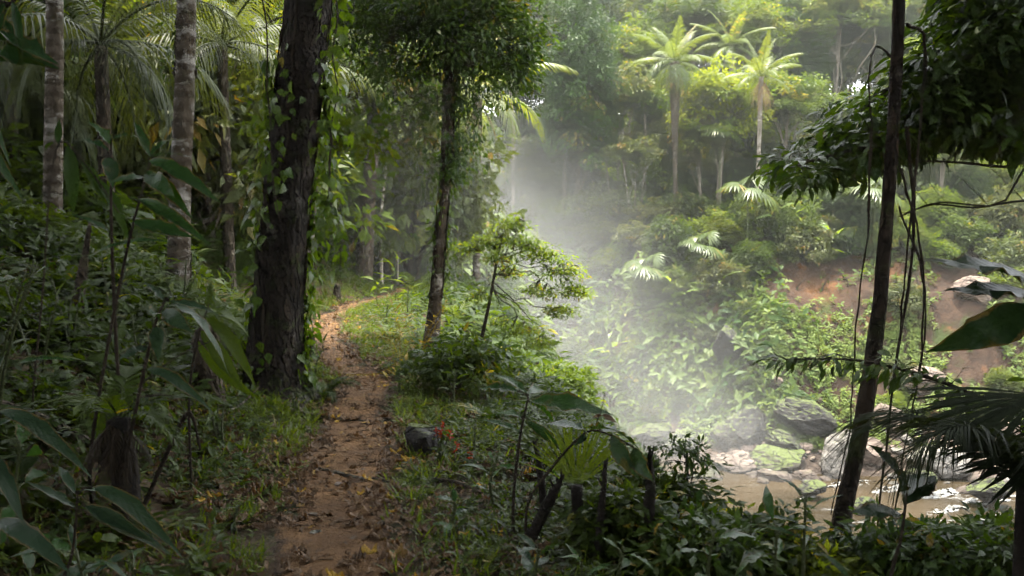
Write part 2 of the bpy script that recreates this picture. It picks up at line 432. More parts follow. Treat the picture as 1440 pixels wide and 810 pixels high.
def bark_mat(name, dark, mid, pale, lichen=.5, ring=0., moss=0., scale=1., cracks=0.):
    k = N(name)
    co = k.n('ShaderNodeTexCoord').outputs['Object']
    n1 = k.noise(9 * scale, 6, .65, co, (1, 1, .28)); n2 = k.noise(3.2 * scale, 5, .6, co); n3 = k.noise(26 * scale, 4, .6, co)
    c = k.mix(k.ramp(n1, .3, .7), dark, mid)
    c = k.mix(k.math('MULTIPLY', k.ramp(n3, .5, .75), .5), c, dark)
    bands = k.noise(5 * scale, 6, .7, co, (.8, .8, 1.9))
    f = k.math('MULTIPLY', k.ramp(k.math('ADD', k.math('MULTIPLY', bands, .6), k.math('MULTIPLY', n2, .5)), .66 - .22 * lichen, .72 - .18 * lichen), min(1, lichen * 1.4))
    c = k.mix(f, c, pale)
    if moss:
        c = k.mix(k.math('MULTIPLY', k.ramp(k.noise(4.5, 5, .7, co), .52, .66), moss), c, (.05, .075, .015))
    h = n1
    if cracks:
        wco = k.n('ShaderNodeMixRGB', blend_type='ADD', ins={0: .16}); k.set(wco.inputs[1], co); nz = k.n('ShaderNodeTexNoise', ins={'Scale': 5., 'Detail': 4.}); k.set(nz.inputs['Vector'], co); k.set(wco.inputs[2], nz.outputs['Color'])
        cr = k.ramp(k.voro(17 * scale, wco.outputs[0], 'DISTANCE_TO_EDGE', (1, 1, .18)), .0, .2)
        wob = k.math('MULTIPLY', k.math('SUBTRACT', 1., cr), k.ramp(n2, .30, .55))
        c = k.mix(k.math('MULTIPLY', wob, cracks), c, tuple(q * .3 for q in dark))
        h = k.math('SUBTRACT', h, k.math('MULTIPLY', wob, 1.2))
    if ring:
        sp = k.n('ShaderNodeSeparateXYZ'); k.set(sp.inputs[0], co)
        w = k.math('SINE', k.math('ADD', k.math('MULTIPLY', sp.outputs[2], ring), k.math('MULTIPLY', n2, 2.)))
        c = k.mix(k.math('MULTIPLY', k.ramp(w, .6, .98), .55), c, dark)
        h = k.math('ADD', h, k.math('MULTIPLY', w, .3))
    return k.done(k.princ(c, .85, k.bump(k.math('ADD', h, k.math('MULTIPLY', n3, .5)), 1., .07), .2))

M = {}
# foliage (leaf base colours, two with shade darkened in; tint mixes between the two)
M['dark'] = leaf_mat('leaf_dark_green', (.014, .036, .007), (.072, .120, .015), .34, old=(.20, .14, .02))
M['mid'] = leaf_mat('leaf_mid_green', (.024, .058, .009), (.142, .185, .022), .42, old=(.30, .24, .03))
M['light'] = leaf_mat('leaf_light_green', (.050, .094, .012), (.205, .245, .028), .46, old=(.38, .30, .04))
M['sunny'] = leaf_mat('leaf_sunny_green', (.095, .160, .024), (.21, .27, .04), .5, old=(.38, .30, .04))
M['canopy'] = leaf_mat('leaf_canopy_green', (.012, .034, .010), (.082, .135, .024), .42, old=(.28, .22, .03))
M['olive'] = leaf_mat('leaf_olive', (.038, .055, .018), (.125, .142, .045), .38, old=(.24, .15, .04))
M['yellow'] = leaf_mat('leaf_yellow_green', (.09, .12, .018), (.33, .29, .030), .5)
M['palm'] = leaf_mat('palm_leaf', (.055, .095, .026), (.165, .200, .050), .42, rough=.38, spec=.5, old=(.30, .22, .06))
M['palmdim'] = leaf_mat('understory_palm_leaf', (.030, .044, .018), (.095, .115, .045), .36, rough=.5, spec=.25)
M['palmshade'] = leaf_mat('shaded_palm_leaf', (.008, .013, .005), (.022, .032, .010), .30, rough=.7, spec=.08)  # palm leaf colour darkened to stand in for shade at the rim
M['glossy'] = leaf_mat('glossy_broad_leaf', (.014, .040, .011), (.042, .100, .022), .30, rough=.42, spec=.22, veins=.2)
M['bluish'] = leaf_mat('waxy_broad_leaf', (.014, .032, .016), (.038, .074, .034), .28, rough=.42, spec=.25, veins=.2)
M['shade'] = leaf_mat('shaded_broad_leaf', (.010, .026, .009), (.024, .055, .014), .22, rough=.4, spec=.3, veins=.12)  # darker copy of the glossy leaf, shade put into its colour
M['banana'] = leaf_mat('banana_leaf', (.070, .135, .026), (.175, .240, .050), .45, rough=.35, spec=.5, veins=.3, old=(.34, .20, .06))
M['grass'] = leaf_mat('grass_blades', (.045, .085, .012), (.150, .190, .024), .42, rough=.5, spec=.25, old=(.26, .20, .07))
M['herb'] = leaf_mat('herb_leaves', (.014, .031, .006), (.068, .102, .013), .40, rough=.5, spec=.18, old=(.22, .18, .03))
M['vine'] = leaf_mat('vine_leaves', (.026, .060, .009), (.105, .165, .020), .42, rough=.4, spec=.35, old=(.24, .20, .03))
M['moss'] = leaf_mat('mossy_herbs', (.060, .110, .020), (.190, .230, .038), .42)
M['dead'] = leaf_mat('dead_leaf', (.060, .036, .020), (.20, .125, .065), .18, rough=.65, spec=.25, old=(.42, .26, .03), tr=(1.1, .9, .6))
M['straw'] = leaf_mat('dry_frond', (.15, .095, .045), (.34, .24, .12), .25, rough=.7, spec=.2, tr=(1.1, .9, .6))
M['goldleaf_and_sun_streak'] = leaf_mat('yellow_leaf_and_sun_streak', (.22, .16, .025), (.48, .36, .04), .45, rough=.5, spec=.2, tr=(1.1, 1., .5))
M['red'] = leaf_mat('red_petal', (.22, .012, .006), (.40, .045, .010), .3, tr=(1.1, .8, .6))
# wood
M['bark_dark'] = bark_mat('dark_mossy_bark', (.022, .016, .011), (.060, .042, .028), (.20, .19, .15), .26, moss=.6, cracks=.6)
M['bark_vine'] = bark_mat('vine_tree_bark', (.013, .010, .007), (.046, .034, .024), (.30, .28, .24), .22, moss=.6, cracks=.4)
M['bark_blotch'] = bark_mat('white_blotched_bark', (.035, .026, .018), (.10, .075, .05), (.42, .39, .33), .45, moss=.4, scale=1.6)
M['bark_pale'] = bark_mat('pale_lichen_bark', (.060, .046, .032), (.135, .108, .078), (.44, .42, .38), .52, ring=38., moss=.25, scale=1.3)
M['bark_brown'] = bark_mat('brown_bark', (.050, .038, .026), (.125, .098, .068), (.34, .31, .25), .38, moss=.45, cracks=.6)
M['bark_white'] = bark_mat('whitish_bark', (.22, .19, .15), (.42, .38, .31), (.66, .62, .54), .6, ring=14., scale=.8)
M['bark_grey'] = bark_mat('grey_bark', (.075, .062, .046), (.185, .158, .122), (.42, .39, .33), .4)
M['twig'] = bark_mat('twig_bark', (.018, .014, .010), (.050, .038, .024), (.12, .11, .08), .2)
M['stem'] = leaf_mat('green_stem', (.030, .036, .014), (.060, .075, .026), .05, rough=.5)
M['char'] = bark_mat('rotten_stump_wood', (.008, .007, .006), (.028, .021, .016), (.07, .06, .05), .15, moss=.25)

def soil_mat():
    k = N('forest_ground'); pos = k.gpos()
    n1 = k.noise(.35, 5, .6, pos); n2 = k.noise(2.2, 6, .65, pos); n3 = k.noise(14, 5, .65, pos); n4 = k.noise(60, 3, .6, pos)
    sp = k.n('ShaderNodeSeparateXYZ'); k.set(sp.inputs[0], pos); y = sp.outputs[1]; x = sp.outputs[0]; z = sp.outputs[2]
    near = k.mix(k.ramp(n3, .3, .7), (.040, .026, .016), (.098, .062, .036))
    near = k.mix(k.math('MULTIPLY', k.ramp(n2, .45, .62), .75), near, (.030, .042, .012))
    # eroded bank over the river: red-brown earth with ochre scars
    far = k.mix(k.ramp(n2, .3, .7), (.046, .029, .020), (.100, .060, .038))
    far = k.mix(k.ramp(k.noise(.55, 4, .6, pos), .55, .66), far, (.19, .088, .036))
    far = k.mix(k.ramp(n1, .54, .66), far, (.055, .082, .020))
    vd = k.n('ShaderNodeVectorMath', operation='DISTANCE'); k.set(vd.inputs[0], pos); vd.inputs[1].default_value = (17.2, 49.4, -1.0)
    far = k.mix(k.math('MULTIPLY', k.math('SUBTRACT', 1., k.ramp(k.math('ADD', vd.outputs['Value'], k.math('MULTIPLY', n2, 3.)), 1.6, 3.6)), .8), far, (.155, .078, .034))
    far = k.mix(k.math('MULTIPLY', k.ramp(n3, .55, .75), .45), far, (.07, .05, .035))
    c = k.mix(k.ramp(y, 30, 34), near, far)
    pebb = k.voro(2.2, pos)
    low = k.math('MULTIPLY', k.ramp(y, 34, 38), k.math('SUBTRACT', 1., k.ramp(z, -8.6, -7.4)))
    c = k.mix(k.math('MULTIPLY', low, .8), c, k.mix(k.ramp(pebb, .1, .5), (.17, .13, .10), (.06, .046, .036)))
    h = k.math('ADD', k.math('ADD', n3, k.math('MULTIPLY', n4, .4)), k.math('MULTIPLY', low, k.math('SUBTRACT', 1., pebb)))
    hf = k.math('MULTIPLY', k.math('ADD', k.noise(1.5, 7, .7, pos, (1.6, 1, .7)), k.math('MULTIPLY', n3, .3)), k.math('MULTIPLY', k.ramp(y, 34, 36), 9.))
    return k.done(k.princ(c, .9, k.bump(k.math('ADD', h, hf), .9, .07), .2))
M['soil'] = soil_mat()
def path_mat():
    k = N('trodden_earth'); pos = k.gpos()
    n1 = k.noise(1.4, 4, .6, pos); n3 = k.noise(11, 6, .7, pos); n4 = k.noise(70, 4, .65, pos)
    c = k.mix(k.ramp(n1, .35, .65), (.125, .067, .029), (.235, .130, .056))
    c = k.mix(k.math('MULTIPLY', k.ramp(n3, .45, .7), .55), c, (.095, .055, .030))
    c = k.mix(k.math('MULTIPLY', k.ramp(n4, .55, .75), .4), c, (.26, .165, .09))
    e = k.math('ABSOLUTE', k.attr('lu'))
    edge = k.ramp(k.math('ADD', e, k.math('MULTIPLY', k.math('SUBTRACT', n3, .5), .9)), .55, .95)
    c = k.mix(edge, c, (.060, .038, .022))
    return k.done(k.princ(c, .85, k.bump(k.math('ADD', k.math('ADD', n3, k.math('MULTIPLY', n4, .5)), k.math('MULTIPLY', k.ramp(k.voro(22., pos), .0, .25), .6)), 1., .05), .2))
M['path'] = path_mat()
def rock_mat(name, a, b, lichen, moss):
    k = N(name); co = k.n('ShaderNodeTexCoord').outputs['Object']; pos = k.gpos()
    n1 = k.noise(1.6, 6, .65, pos); n2 = k.noise(9, 5, .65, pos); n3 = k.noise(3.6, 6, .7, pos)
    c = k.mix(k.ramp(n1, .3, .7), a, b)
    c = k.mix(k.math('MULTIPLY', k.ramp(n2, .5, .75), .5), c, tuple(q * .5 for q in a))
    c = k.mix(k.math('MULTIPLY', k.ramp(n3, .50 + .12 * (1 - lichen), .60 + .12 * (1 - lichen)), lichen), c, (.33, .31, .27))
    g = k.n('ShaderNodeNewGeometry'); sp = k.n('ShaderNodeSeparateXYZ'); k.set(sp.inputs[0], g.outputs['Normal'])
    f = k.ramp(k.math('ADD', sp.outputs[2], k.math('MULTIPLY', k.math('SUBTRACT', k.noise(2.3, 5, .7, pos), .5), 1.8)), .95 - .55 * moss, 1.15 - .45 * moss)
    c = k.mix(k.math('MULTIPLY', f, min(1., moss * 1.5)), c, k.mix(k.ramp(k.noise(17., 5, .7, pos), .35, .65), (.022, .032, .008), (.095, .120, .022)))
    ck = k.ramp(k.voro(1.3, k.math_vec(pos, k), 'DISTANCE_TO_EDGE'), .0, .035)
    c = k.mix(k.math('MULTIPLY', k.math('SUBTRACT', 1., ck), .75), c, (.012, .010, .008))
    zz = k.n('ShaderNodeSeparateXYZ'); k.set(zz.inputs[0], pos)
    wet = k.math('SUBTRACT', 1., k.ramp(k.math('ADD', zz.outputs[2], k.math('MULTIPLY', n3, .5)), WATER + .45, WATER + .75))
    c = k.mix(k.math('MULTIPLY', wet, .7), c, (.018, .014, .010))
    return k.done(k.princ(c, .75, k.bump(k.math('ADD', k.math('ADD', n2, n1), k.math('MULTIPLY', ck, .8)), .9, .08), .3))
M['rock_white'] = rock_mat('lichen_white_boulder', (.12, .108, .092), (.23, .21, .185), .7, .3)
M['rock_dark'] = rock_mat('dark_wet_rock', (.010, .009, .008), (.032, .028, .024), .16, .6)
M['rock_brown'] = rock_mat('brown_river_stone', (.11, .080, .062), (.22, .165, .13), .2, .2)
M['rock_moss'] = rock_mat('mossy_boulder', (.030, .027, .020), (.08, .07, .05), .3, .85)
def water_mat():
    k = N('river_water'); pos = k.gpos()
    n = k.noise(1.1, 5, .65, pos, (.55, 1.6, 1)); f = k.noise(.55, 6, .72, pos, (.5, 1.5, 1), .6)
    g = k.n('ShaderNodeSeparateXYZ'); k.set(g.inputs[0], pos)
    bias = k.math('MULTIPLY', k.ramp(g.outputs[0], 10, 24), .075)
    foam = k.math('MULTIPLY', k.ramp(k.math('ADD', f, bias), .615, .67), k.ramp(k.noise(7, 4, .7, pos), .35, .6))
    c = k.mix(k.ramp(k.noise(.25, 3, .5, pos), .35, .65), (.022, .016, .008), (.042, .030, .016))
    c = k.mix(foam, c, (.20, .195, .18))
    p = k.princ(c, k.math('ADD', .12, k.math('MULTIPLY', foam, .6)), k.bump(k.math('ADD', k.math('ADD', n, k.math('MULTIPLY', k.noise(5., 4, .6, pos, (.6, 1.5, 1)), .35)), k.math('MULTIPLY', foam, .7)), .8, .2), .18)
    df = k.n('ShaderNodeBsdfDiffuse', ins={'Color': c}).outputs[0]; mx = k.n('ShaderNodeMixShader', ins={0: .45}); k.set(mx.inputs[1], p); k.set(mx.inputs[2], df)
    return k.done(mx.outputs[0])
M['water'] = water_mat()
# ------------------------------------------------------------------ light and air, tuned against the photograph
SUN = (-.06, .16, .97); SUNP = 5.0; SKY = .05; EXPO = .95; HAZE = .0004
MIST = [(4.2, 37, -4.5, 9, 10, 7.5, .0115), (.4, 33, .2, 7.5, 10, 6.5, .0115), (7.5, 39, -7.5, 8, 7, 5, .011), (-4.5, 32, 2.5, 9, 13, 6, .013)]
SHADE = [(-5, 1.5, 1.2), (3, -3, 1), (-3, -7, 1.1), (-9, 7, 1.25), (8, -8, 1.1), (-11, -3, 1.1), (7.4, .6, 1.1), (-1.5, -1.5, .9), (-7, 11, .95), (-12, 15, 1.), (-5.4, 4.6, 1.2), (-8.4, 3.2, 1.1), (-7.2, 8.2, 1.2), (-11, 10, 1.2)]
# ------------------------------------------------------------------ the setting
def grid_axis(lo, hi, c, fine, grow, n):
    out = [0.]; st = fine
    while out[-1] < hi - c: out.append(out[-1] + st); st = fine if out[-1] < n else st * grow
    neg = [0.]; st = fine
    while neg[-1] < c - lo: neg.append(neg[-1] + st); st = fine if neg[-1] < n else st * grow
    return np.array(sorted(set([c + v for v in out] + [c - v for v in neg])))
xs = grid_axis(-190, 190, -1.5, .12, 1.022, 5); ys = grid_axis(-60, 300, 8, .14, 1.012, 7)
gx, gy = np.meshgrid(xs, ys); gz = terrain(gx, gy)
nx, ny = len(xs), len(ys)
i = np.arange(ny - 1)[:, None]; j = np.arange(nx - 1)[None]
g = G(); g.add(np.stack([gx, gy, gz], -1), np.stack([i * nx + j, i * nx + j + 1, (i + 1) * nx + j + 1, (i + 1) * nx + j], -1))
obj('ground', g, M['soil'], kind='structure')

# the path: a strip of trodden earth lying on the ground
g = G(); yy = np.concatenate([np.linspace(-5, 3, 60), np.linspace(3, 12, 420)[1:], np.linspace(12, 27.5, 200)[1:]]); uu = np.linspace(-1, 1, 41)
halfw = (.335 - .06 * sstep(7, 12, yy)) + .05 * np.sin(yy * 1.3) + .05 * vnoise(yy * .9, 7.7, s=2)
px_ = path_x(yy)[:, None] + uu[None] * (halfw[:, None] * (1 + .22 * vnoise(yy[:, None] * 2.3, np.sign(uu)[None] * 9 + 0 * yy[:, None], s=8)))
py_ = yy[:, None] + 0 * px_
pz_ = terrain(px_, py_) + .014 + .02 * fbm(px_ * 2.2, py_ * 2.2, s=16) - .03 * np.abs(uu)[None] ** 6 + .008 * fbm(px_ * 5, py_ * 5, s=6)
m = len(uu); i = np.arange(len(yy) - 1)[:, None]; j = np.arange(m - 1)[None]
g.add(np.stack([px_, py_, pz_], -1), np.stack([i * m + j, i * m + j + 1, (i + 1) * m + j + 1, (i + 1) * m + j], -1).reshape(-1, 4), .5, np.tile(uu, len(yy)), 0)
obj('path', g, M['path'], kind='structure')

g = G(); g.add([(-40, 20, WATER), (95, 12, WATER), (95, 62, WATER), (-40, 70, WATER)], [(0, 1, 2, 3)])
obj('river', g, M['water'], kind='structure', smooth=False)

# ---- ground cover that nobody could count
def scatter(rng, n, x0, x1, y0, y1, keep, m=160):
    x = rng.uniform(x0, x1, n); y = rng.uniform(y0, y1, n)
    k = rng.uniform(0, 1, n) < keep(x, y)
    x, y = x[k], y[k]; z = terrain(x, y)
    k = inview(x, y, z + .3, m) & (z > WATER + .15)
    return np.stack([x[k], y[k], z[k]], -1)
def dpath(x, y): return np.abs(x - path_x(y))
rng = rg(11)
# grass along both verges
blade = leaf_t(3, .09, .35, .1, .35)
tufts = [sprig(rng, 9, blade, .02, 1., 1.0) for _ in range(5)] + [sprig(rng, 8, SMALL, .5, .38, .4) for _ in range(3)]
p = scatter(rng, 150000, -8, 3.5, 2.6, 30, lambda x, y: sstep(.24, .46, dpath(x, y)) * np.exp(-np.maximum(dpath(x, y) - .5, 0) * .85) * (.35 + .65 * (fbm(x * 1.1, y * 1.1, s=31) > -.15)) * np.clip(9 / y, .15, 1) * .62)
g = G(); inst_mesh(g, tufts, rng, p, tnormal(p[:, 0], p[:, 1]) * .5 + [0, 0, 1] + rng.normal(0, .15, p.shape), rng.uniform(.05, .12, len(p)) * (1 + p[:, 1] * .03), .5 + .25 * fbm(p[:, 0] * .8, p[:, 1] * .8, s=33) + rng.normal(0, .1, len(p)))
obj('grass', g, M['grass'], kind='stuff'); print('grass', len(p))
# leafy undergrowth of the near slopes
sp_near = [sprig(rng, 8, SMALL, .9, .42, .35) for _ in range(4)] + [sprig(rng, 6, MED, .5, .7, .5) for _ in range(3)] + [sprig(rng, 9, NARROW, .7, .6, .5) for _ in range(2)]
p = scatter(rng, 60000, -11, 7, 2.4, 14, lambda x, y: sstep(.38, .85, dpath(x, y)) * (.25 + .75 * (fbm(x * .7, y * .7, s=41) > -.2)) * np.clip(7 / y, .2, 1) * np.where(x > path_x(y), .95, .62))
g = G(); inst_mesh(g, sp_near, rng, p, tnormal(p[:, 0], p[:, 1]) * .6 + [0, 0, 1] + rng.normal(0, .25, p.shape), rng.uniform(.09, .28, len(p)) * (.62 + .8 * sstep(.8, 2.6, dpath(p[:, 0], p[:, 1]))) * np.where(p[:, 0] > path_x(p[:, 1]), .75, 1.), .42 + .22 * fbm(p[:, 0] * .6, p[:, 1] * .6, s=43) + rng.normal(0, .12, len(p)))
obj('undergrowth', g, M['herb'], kind='stuff'); print('undergrowth near', len(p))
# the same, larger and looser, on the hill behind
sp_mid = [sprig(rng, 8, FAR, 1., .5, .2) for _ in range(4)] + [sprig(rng, 7, NARROW, .8, .8, .5) for _ in range(3)]
p = scatter(rng, 46000, -34, 8, 13, 50, lambda x, y: sstep(.5, .9, dpath(x, y)) * (.3 + .7 * (fbm(x * .4, y * .4, s=51) > -.1)) * np.clip(16 / y, .25, 1))
g = G(); inst_mesh(g, sp_mid, rng, p, tnormal(p[:, 0], p[:, 1]) * .8 + [0, 0, 1] + rng.normal(0, .25, p.shape), rng.uniform(.25, .7, len(p)) * (.35 + .9 * sstep(.8, 3.2, dpath(p[:, 0], p[:, 1]))), .45 + .3 * fbm(p[:, 0] * .3, p[:, 1] * .3, s=53) + rng.normal(0, .12, len(p)))
obj('undergrowth', g, M['herb'], kind='stuff'); print('undergrowth mid', len(p))
# hanging and creeping growth on the far side of the gorge
sp_far = [sprig(rng, 9, FAR, 1.1, .55, -.35, True) for _ in range(5)] + [sprig(rng, 9, FAR, .7, .6, .25) for _ in range(4)]
def keep_far(x, y):
    z = terrain(x, y); n = fbm(x * .28, y * .28, s=61) + .5 * fbm(x * .9, y * .9, s=62)
    bare = sstep(12.5, 17, x) * sstep(1.3, .2, z) * .97          # the slipped, earthy part of the bank
    low = sstep(-8.4, -6.5, z)
    scar = .97 * np.exp(-((x - 17.2) / 1.6) ** 2 - ((z + 1.2) / 1.7) ** 2)
    return np.clip((1 - scar) * low * (1 - bare * (n < .36)) * np.clip(50 / y, .2, 1), 0, 1)
p = scatter(rng, 90000, -40, 62, 38, 100, keep_far, 120)
n_ = tnormal(p[:, 0], p[:, 1])
g = G(); inst_mesh(g, sp_far, rng, p, n_ * 1.0 + [0, 0, .35] + rng.normal(0, .25, p.shape), rng.uniform(.45, 1.35, len(p)) * (1 - .5 * sstep(12, 20, p[:, 0]) * sstep(2, .5, p[:, 2])), .45 + .32 * fbm(p[:, 0] * .25, p[:, 1] * .25, p[:, 2] * .25, s=63) + rng.normal(0, .14, len(p)))
obj('bank_foliage', g, M['mid'], kind='stuff'); print('bank', len(p))
# bright low moss and herbs on the ledges above the rocks
p = scatter(rng, 40000, 4, 48, 40, 58, lambda x, y: (fbm(x * .42, y * .42, s=71) > -.12) * sstep(-9.0, -8.2, terrain(x, y)) * sstep(-1.5, -3.5, terrain(x, y)) * (1 - .97 * np.exp(-((x - 17.2) / 2.3) ** 2 - ((terrain(x, y) + 1.5) / 2.4) ** 2)), 120)
g = G(); inst_mesh(g, sp_far[5:], rng, p, tnormal(p[:, 0], p[:, 1]) + [0, 0, .5], rng.uniform(.2, .5, len(p)), .5 + .3 * fbm(p[:, 0] * .6, p[:, 1] * .6, s=73))
obj('ledge_herbs', g, M['moss'], kind='stuff'); print('ledge', len(p))
# leaf litter
lit = [dict(V=leaf_t(6, w, d, f, pk, .22, s)['V'] - [0, .5, 0], F=leaf_t(6)['F'], lu=leaf_t(6)['lu'], lv=leaf_t(6)['lv']) for d, f, s, w, pk in ((.18, .25, 1, .36, .42), (-.16, .3, 2, .44, .38), (.35, -.25, 3, .30, .5), (.08, .55, 4, .42, .45))]
p = scatter(rng, 95000, -5, 3.5, 2.4, 22, lambda x, y: (np.where(dpath(x, y) < .45, (.26 + .74 * sstep(.06, .32, dpath(x, y))), .95) * np.exp(-np.maximum(dpath(x, y) - .5, 0) * 1.6) * (fbm(x * 1.6, y * 1.6, s=81) > -.35)) * np.clip(6 / y, .1, 1))
g = G(); wh = rng.integers(0, 4, len(p)); size = rng.uniform(.018, .050, len(p)) * rng.uniform(.8, 1.4, len(p))
for k in range(4):
    q = p[wh == k]; c = len(q)
    a = rng.uniform(0, 2 * PI, c)
    inst(g, lit[k], q + np.array([0, 0, .022]) + np.stack([np.zeros(c), np.zeros(c), rng.uniform(0, .02, c)], -1), np.stack([np.cos(a), np.sin(a), rng.normal(0, .13, c)], -1), np.array([0, 0, 1.]) + rng.normal(0, .2, (c, 3)), size[wh == k], np.clip(rng.beta(2, 2, c) + .05, 0, 1))
p = scatter(rng, 5000, -9, 6, 2.4, 16, lambda x, y: sstep(.8, 1.4, dpath(x, y)) * .35)
a = rng.uniform(0, 2 * PI, len(p))
inst(g, lit[0], p + [0, 0, .05], np.stack([np.cos(a), np.sin(a), rng.normal(0, .3, len(a))], -1), np.array([0, 0, 1.]) + rng.normal(0, .35, (len(a), 3)), rng.uniform(.06, .14, len(a)), rng.beta(2, 2.5, len(a)))
obj('fallen_leaves', g, M['dead'], kind='stuff'); print('litter', len(p))
# twigs on the forest floor
g = G()
for q in scatter(rg(5), 900, -7, 4, 2.6, 12, lambda x, y: sstep(.35, .9, dpath(x, y)) * .35):
    a = rng.uniform(0, PI); L = rng.uniform(.1, .45); d = np.array([math.cos(a), math.sin(a), rng.normal(0, .12)]) * L
    tube(g, curve([q - d / 2 + [0, 0, .03], q + rng.normal(0, .02, 3) + [0, 0, .05], q + d / 2 + [0, 0, .03]], 5), [.006, .003], 4)
obj('fallen_twig_litter', g, M['twig'], kind='stuff')
# ------------------------------------------------------------------ trees that stand out, one by one
def add_tree(name, label, base, trunk, radii, mat, leafmat, cr, seed, sides=12, rough=.12, flare=0., group=None, cat='tree', color=None, limb_sides=5, n=22):
    """trunk: world points; cr: list of crown() keyword dicts in world coordinates"""
    rng = rg(seed); base = np.asarray(base, float)
    t = thing(name, label, cat, base, 0, group)
    w = G(); lf = G(); P = curve(np.asarray(trunk, float) - base, n)
    def lob(u, th): return 1 + flare * np.exp(-u * 9) * (.75 + .6 * np.abs(np.sin(th * 2.5 + seed)))
    tube(w, P, radii, sides, .5, rough, seed, lob if flare else None)
    for c in cr:
        c = dict(c); c['C'] = np.asarray(c['C']) - base
        crown(rng, w, lf, P, **c)
    obj('trunk', w, M[mat], t)
    if cr: obj('crown', lf, M[leafmat], t, color=color)
    return t, P + base
def climber(name, label, P, R, seed, mat, n, L, T=HEART, cat='vine', band=(0, 1), side=None, spread=.05, stems=4, group=None, wind=.25, loose=.3):
    """a vine on a trunk: stems winding on the bark, leaves lying against it or hanging off"""
    rng = rg(seed); P = np.asarray(P); R = np.interp(np.linspace(0, 1, len(P)), np.linspace(0, 1, len(R)), R)
    base = P[int(band[0] * (len(P) - 1))]
    t = thing(name, label, cat, base, 0, group); st = G(); lf = G()
    u = np.linspace(band[0], band[1], 26)
    ip_ = lambda v: np.stack([np.interp(v, np.linspace(0, 1, len(P)), P[:, q]) for q in range(3)], -1)
    ir_ = lambda v: np.interp(v, np.linspace(0, 1, len(P)), R)
    AA = []
    for s in range(stems):
        a = (side if side is not None and s % 2 else rng.uniform(0, 6.3)) + np.cumsum(rng.normal(wind * .2, .28, 26)); o = np.stack([np.cos(a), np.sin(a), 0 * a], -1); AA.append(a)
        tube(st, ip_(u) - base + o * (ir_(u) * 1.05 + .006)[:, None], np.array([.016, .006]) * rng.uniform(.6, 1.3), 6)
    v = rng.uniform(band[0], band[1], n); v = np.where(fbm(v * 60 / max(band[1] - band[0], .1) * .2, 3.1, s=seed) > -.1, v, rng.uniform(band[0], band[1], n))
    wh = rng.integers(0, stems, n); AA = np.array(AA)
    a = AA[wh, np.clip(((v - band[0]) / (band[1] - band[0]) * 25).astype(int), 0, 25)] + rng.normal(0, loose, n)
    ip, ir = ip_, ir_
    o = np.stack([np.cos(a), np.sin(a), 0 * a], -1)
    out = ir(v) * 1.08 + np.abs(rng.normal(0, spread, n)) + .01
    yd = o * rng.uniform(.05, .9, n)[:, None] + [0, 0, -1] * rng.uniform(.3, 1.1, n)[:, None] + rng.normal(0, .3, (n, 3))
    inst(lf, T, ip(v) - base + o * out[:, None], yd, o + [0, 0, .5] + rng.normal(0, .35, (n, 3)), L * rng.uniform(.55, 1.3, n), .5 + rng.normal(0, .2, n))
    obj('stem', st, M['twig'], t); obj('leaves', lf, M[mat], t)
    return t

# 1 the great trunk beside the path
b = foot(382, 8.3) - [0, 0, .05]
tr = [b, W(384, 500, 8.3), W(399, 330, 8.3), W(417, 180, 8.3), W(440, 0, 8.3), W(462, -170, 8.4), W(470, -420, 8.6), W(480, -700, 8.8)]
R1 = [.25, .215, .21, .205, .20, .19, .16, .10]
t1, P1 = add_tree('vine_covered_tree', 'massive dark leaning trunk with climbing leaves and a flared foot beside the path', b, tr, R1, 'bark_vine', 'dark',
    [dict(C=(-2.2, 8.4, 9.8), R=(5.0, 4.8, 2.8), nlimb=11, nclump=270, nleaf=80, clump=(.75, .5), L=.24, T=SMALL, limb_r=.13, start=.72, lo=-.1)], 101, 34, .17, .6, n=90)
climber('climbing_vine', 'leafy creeper with heart-shaped leaves clinging to the massive dark trunk', P1, R1, 102, 'vine', 950, .105, band=(.05, .62), side=.1, spread=.07, stems=10)
def hang_strand(name, label, top, length, seed, mat, L, nleaf, cat='vine', sway=.15, r=.008, T=HEART, group=None, spread=.09):
    rng = rg(seed); top = np.asarray(top, float)
    t = thing(name, label, cat, top, 0, group); st = G(); lf = G()
    k = 9; P = np.stack([np.cumsum(rng.normal(0, sway / 4, k)), np.cumsum(rng.normal(0, sway / 4, k)), -np.linspace(0, length, k)], -1); P[0] = 0
    P = curve(P, 24); tube(st, P, [r, r * .7], 5)
    if nleaf:
        ii = rng.integers(0, 24, nleaf); a = rng.uniform(0, 6.3, nleaf); o = np.stack([np.cos(a), np.sin(a), 0 * a], -1)
        inst(lf, T, P[ii] + o * rng.uniform(.01, spread, nleaf)[:, None], o * .6 + [0, 0, -.7] + rng.normal(0, .3, (nleaf, 3)), o + [0, 0, .7] + rng.normal(0, .3, (nleaf, 3)), L * rng.uniform(.6, 1.25, nleaf), .55 + rng.normal(0, .18, nleaf))
    obj('stem', st, M['twig'], t)
    if nleaf: obj('leaves', lf, M[mat], t)
    return t
hang_strand('hanging_vine', 'bright leafy vine hanging free along the path side of the massive trunk', W(478, -60, 8.1), 2.5, 103, 'vine', .11, 90, spread=.18)
hang_strand('hanging_vine', 'short leafy vine trailing below the bend of the massive trunk', W(462, 170, 8.0), 1.35, 104, 'vine', .11, 60, spread=.15)
hang_strand('hanging_vine', 'thin bare vine dropping between the pale lichen trunk and the massive trunk', W(362, -60, 8.0), 2.4, 105, 'dark', .12, 9, spread=.05)

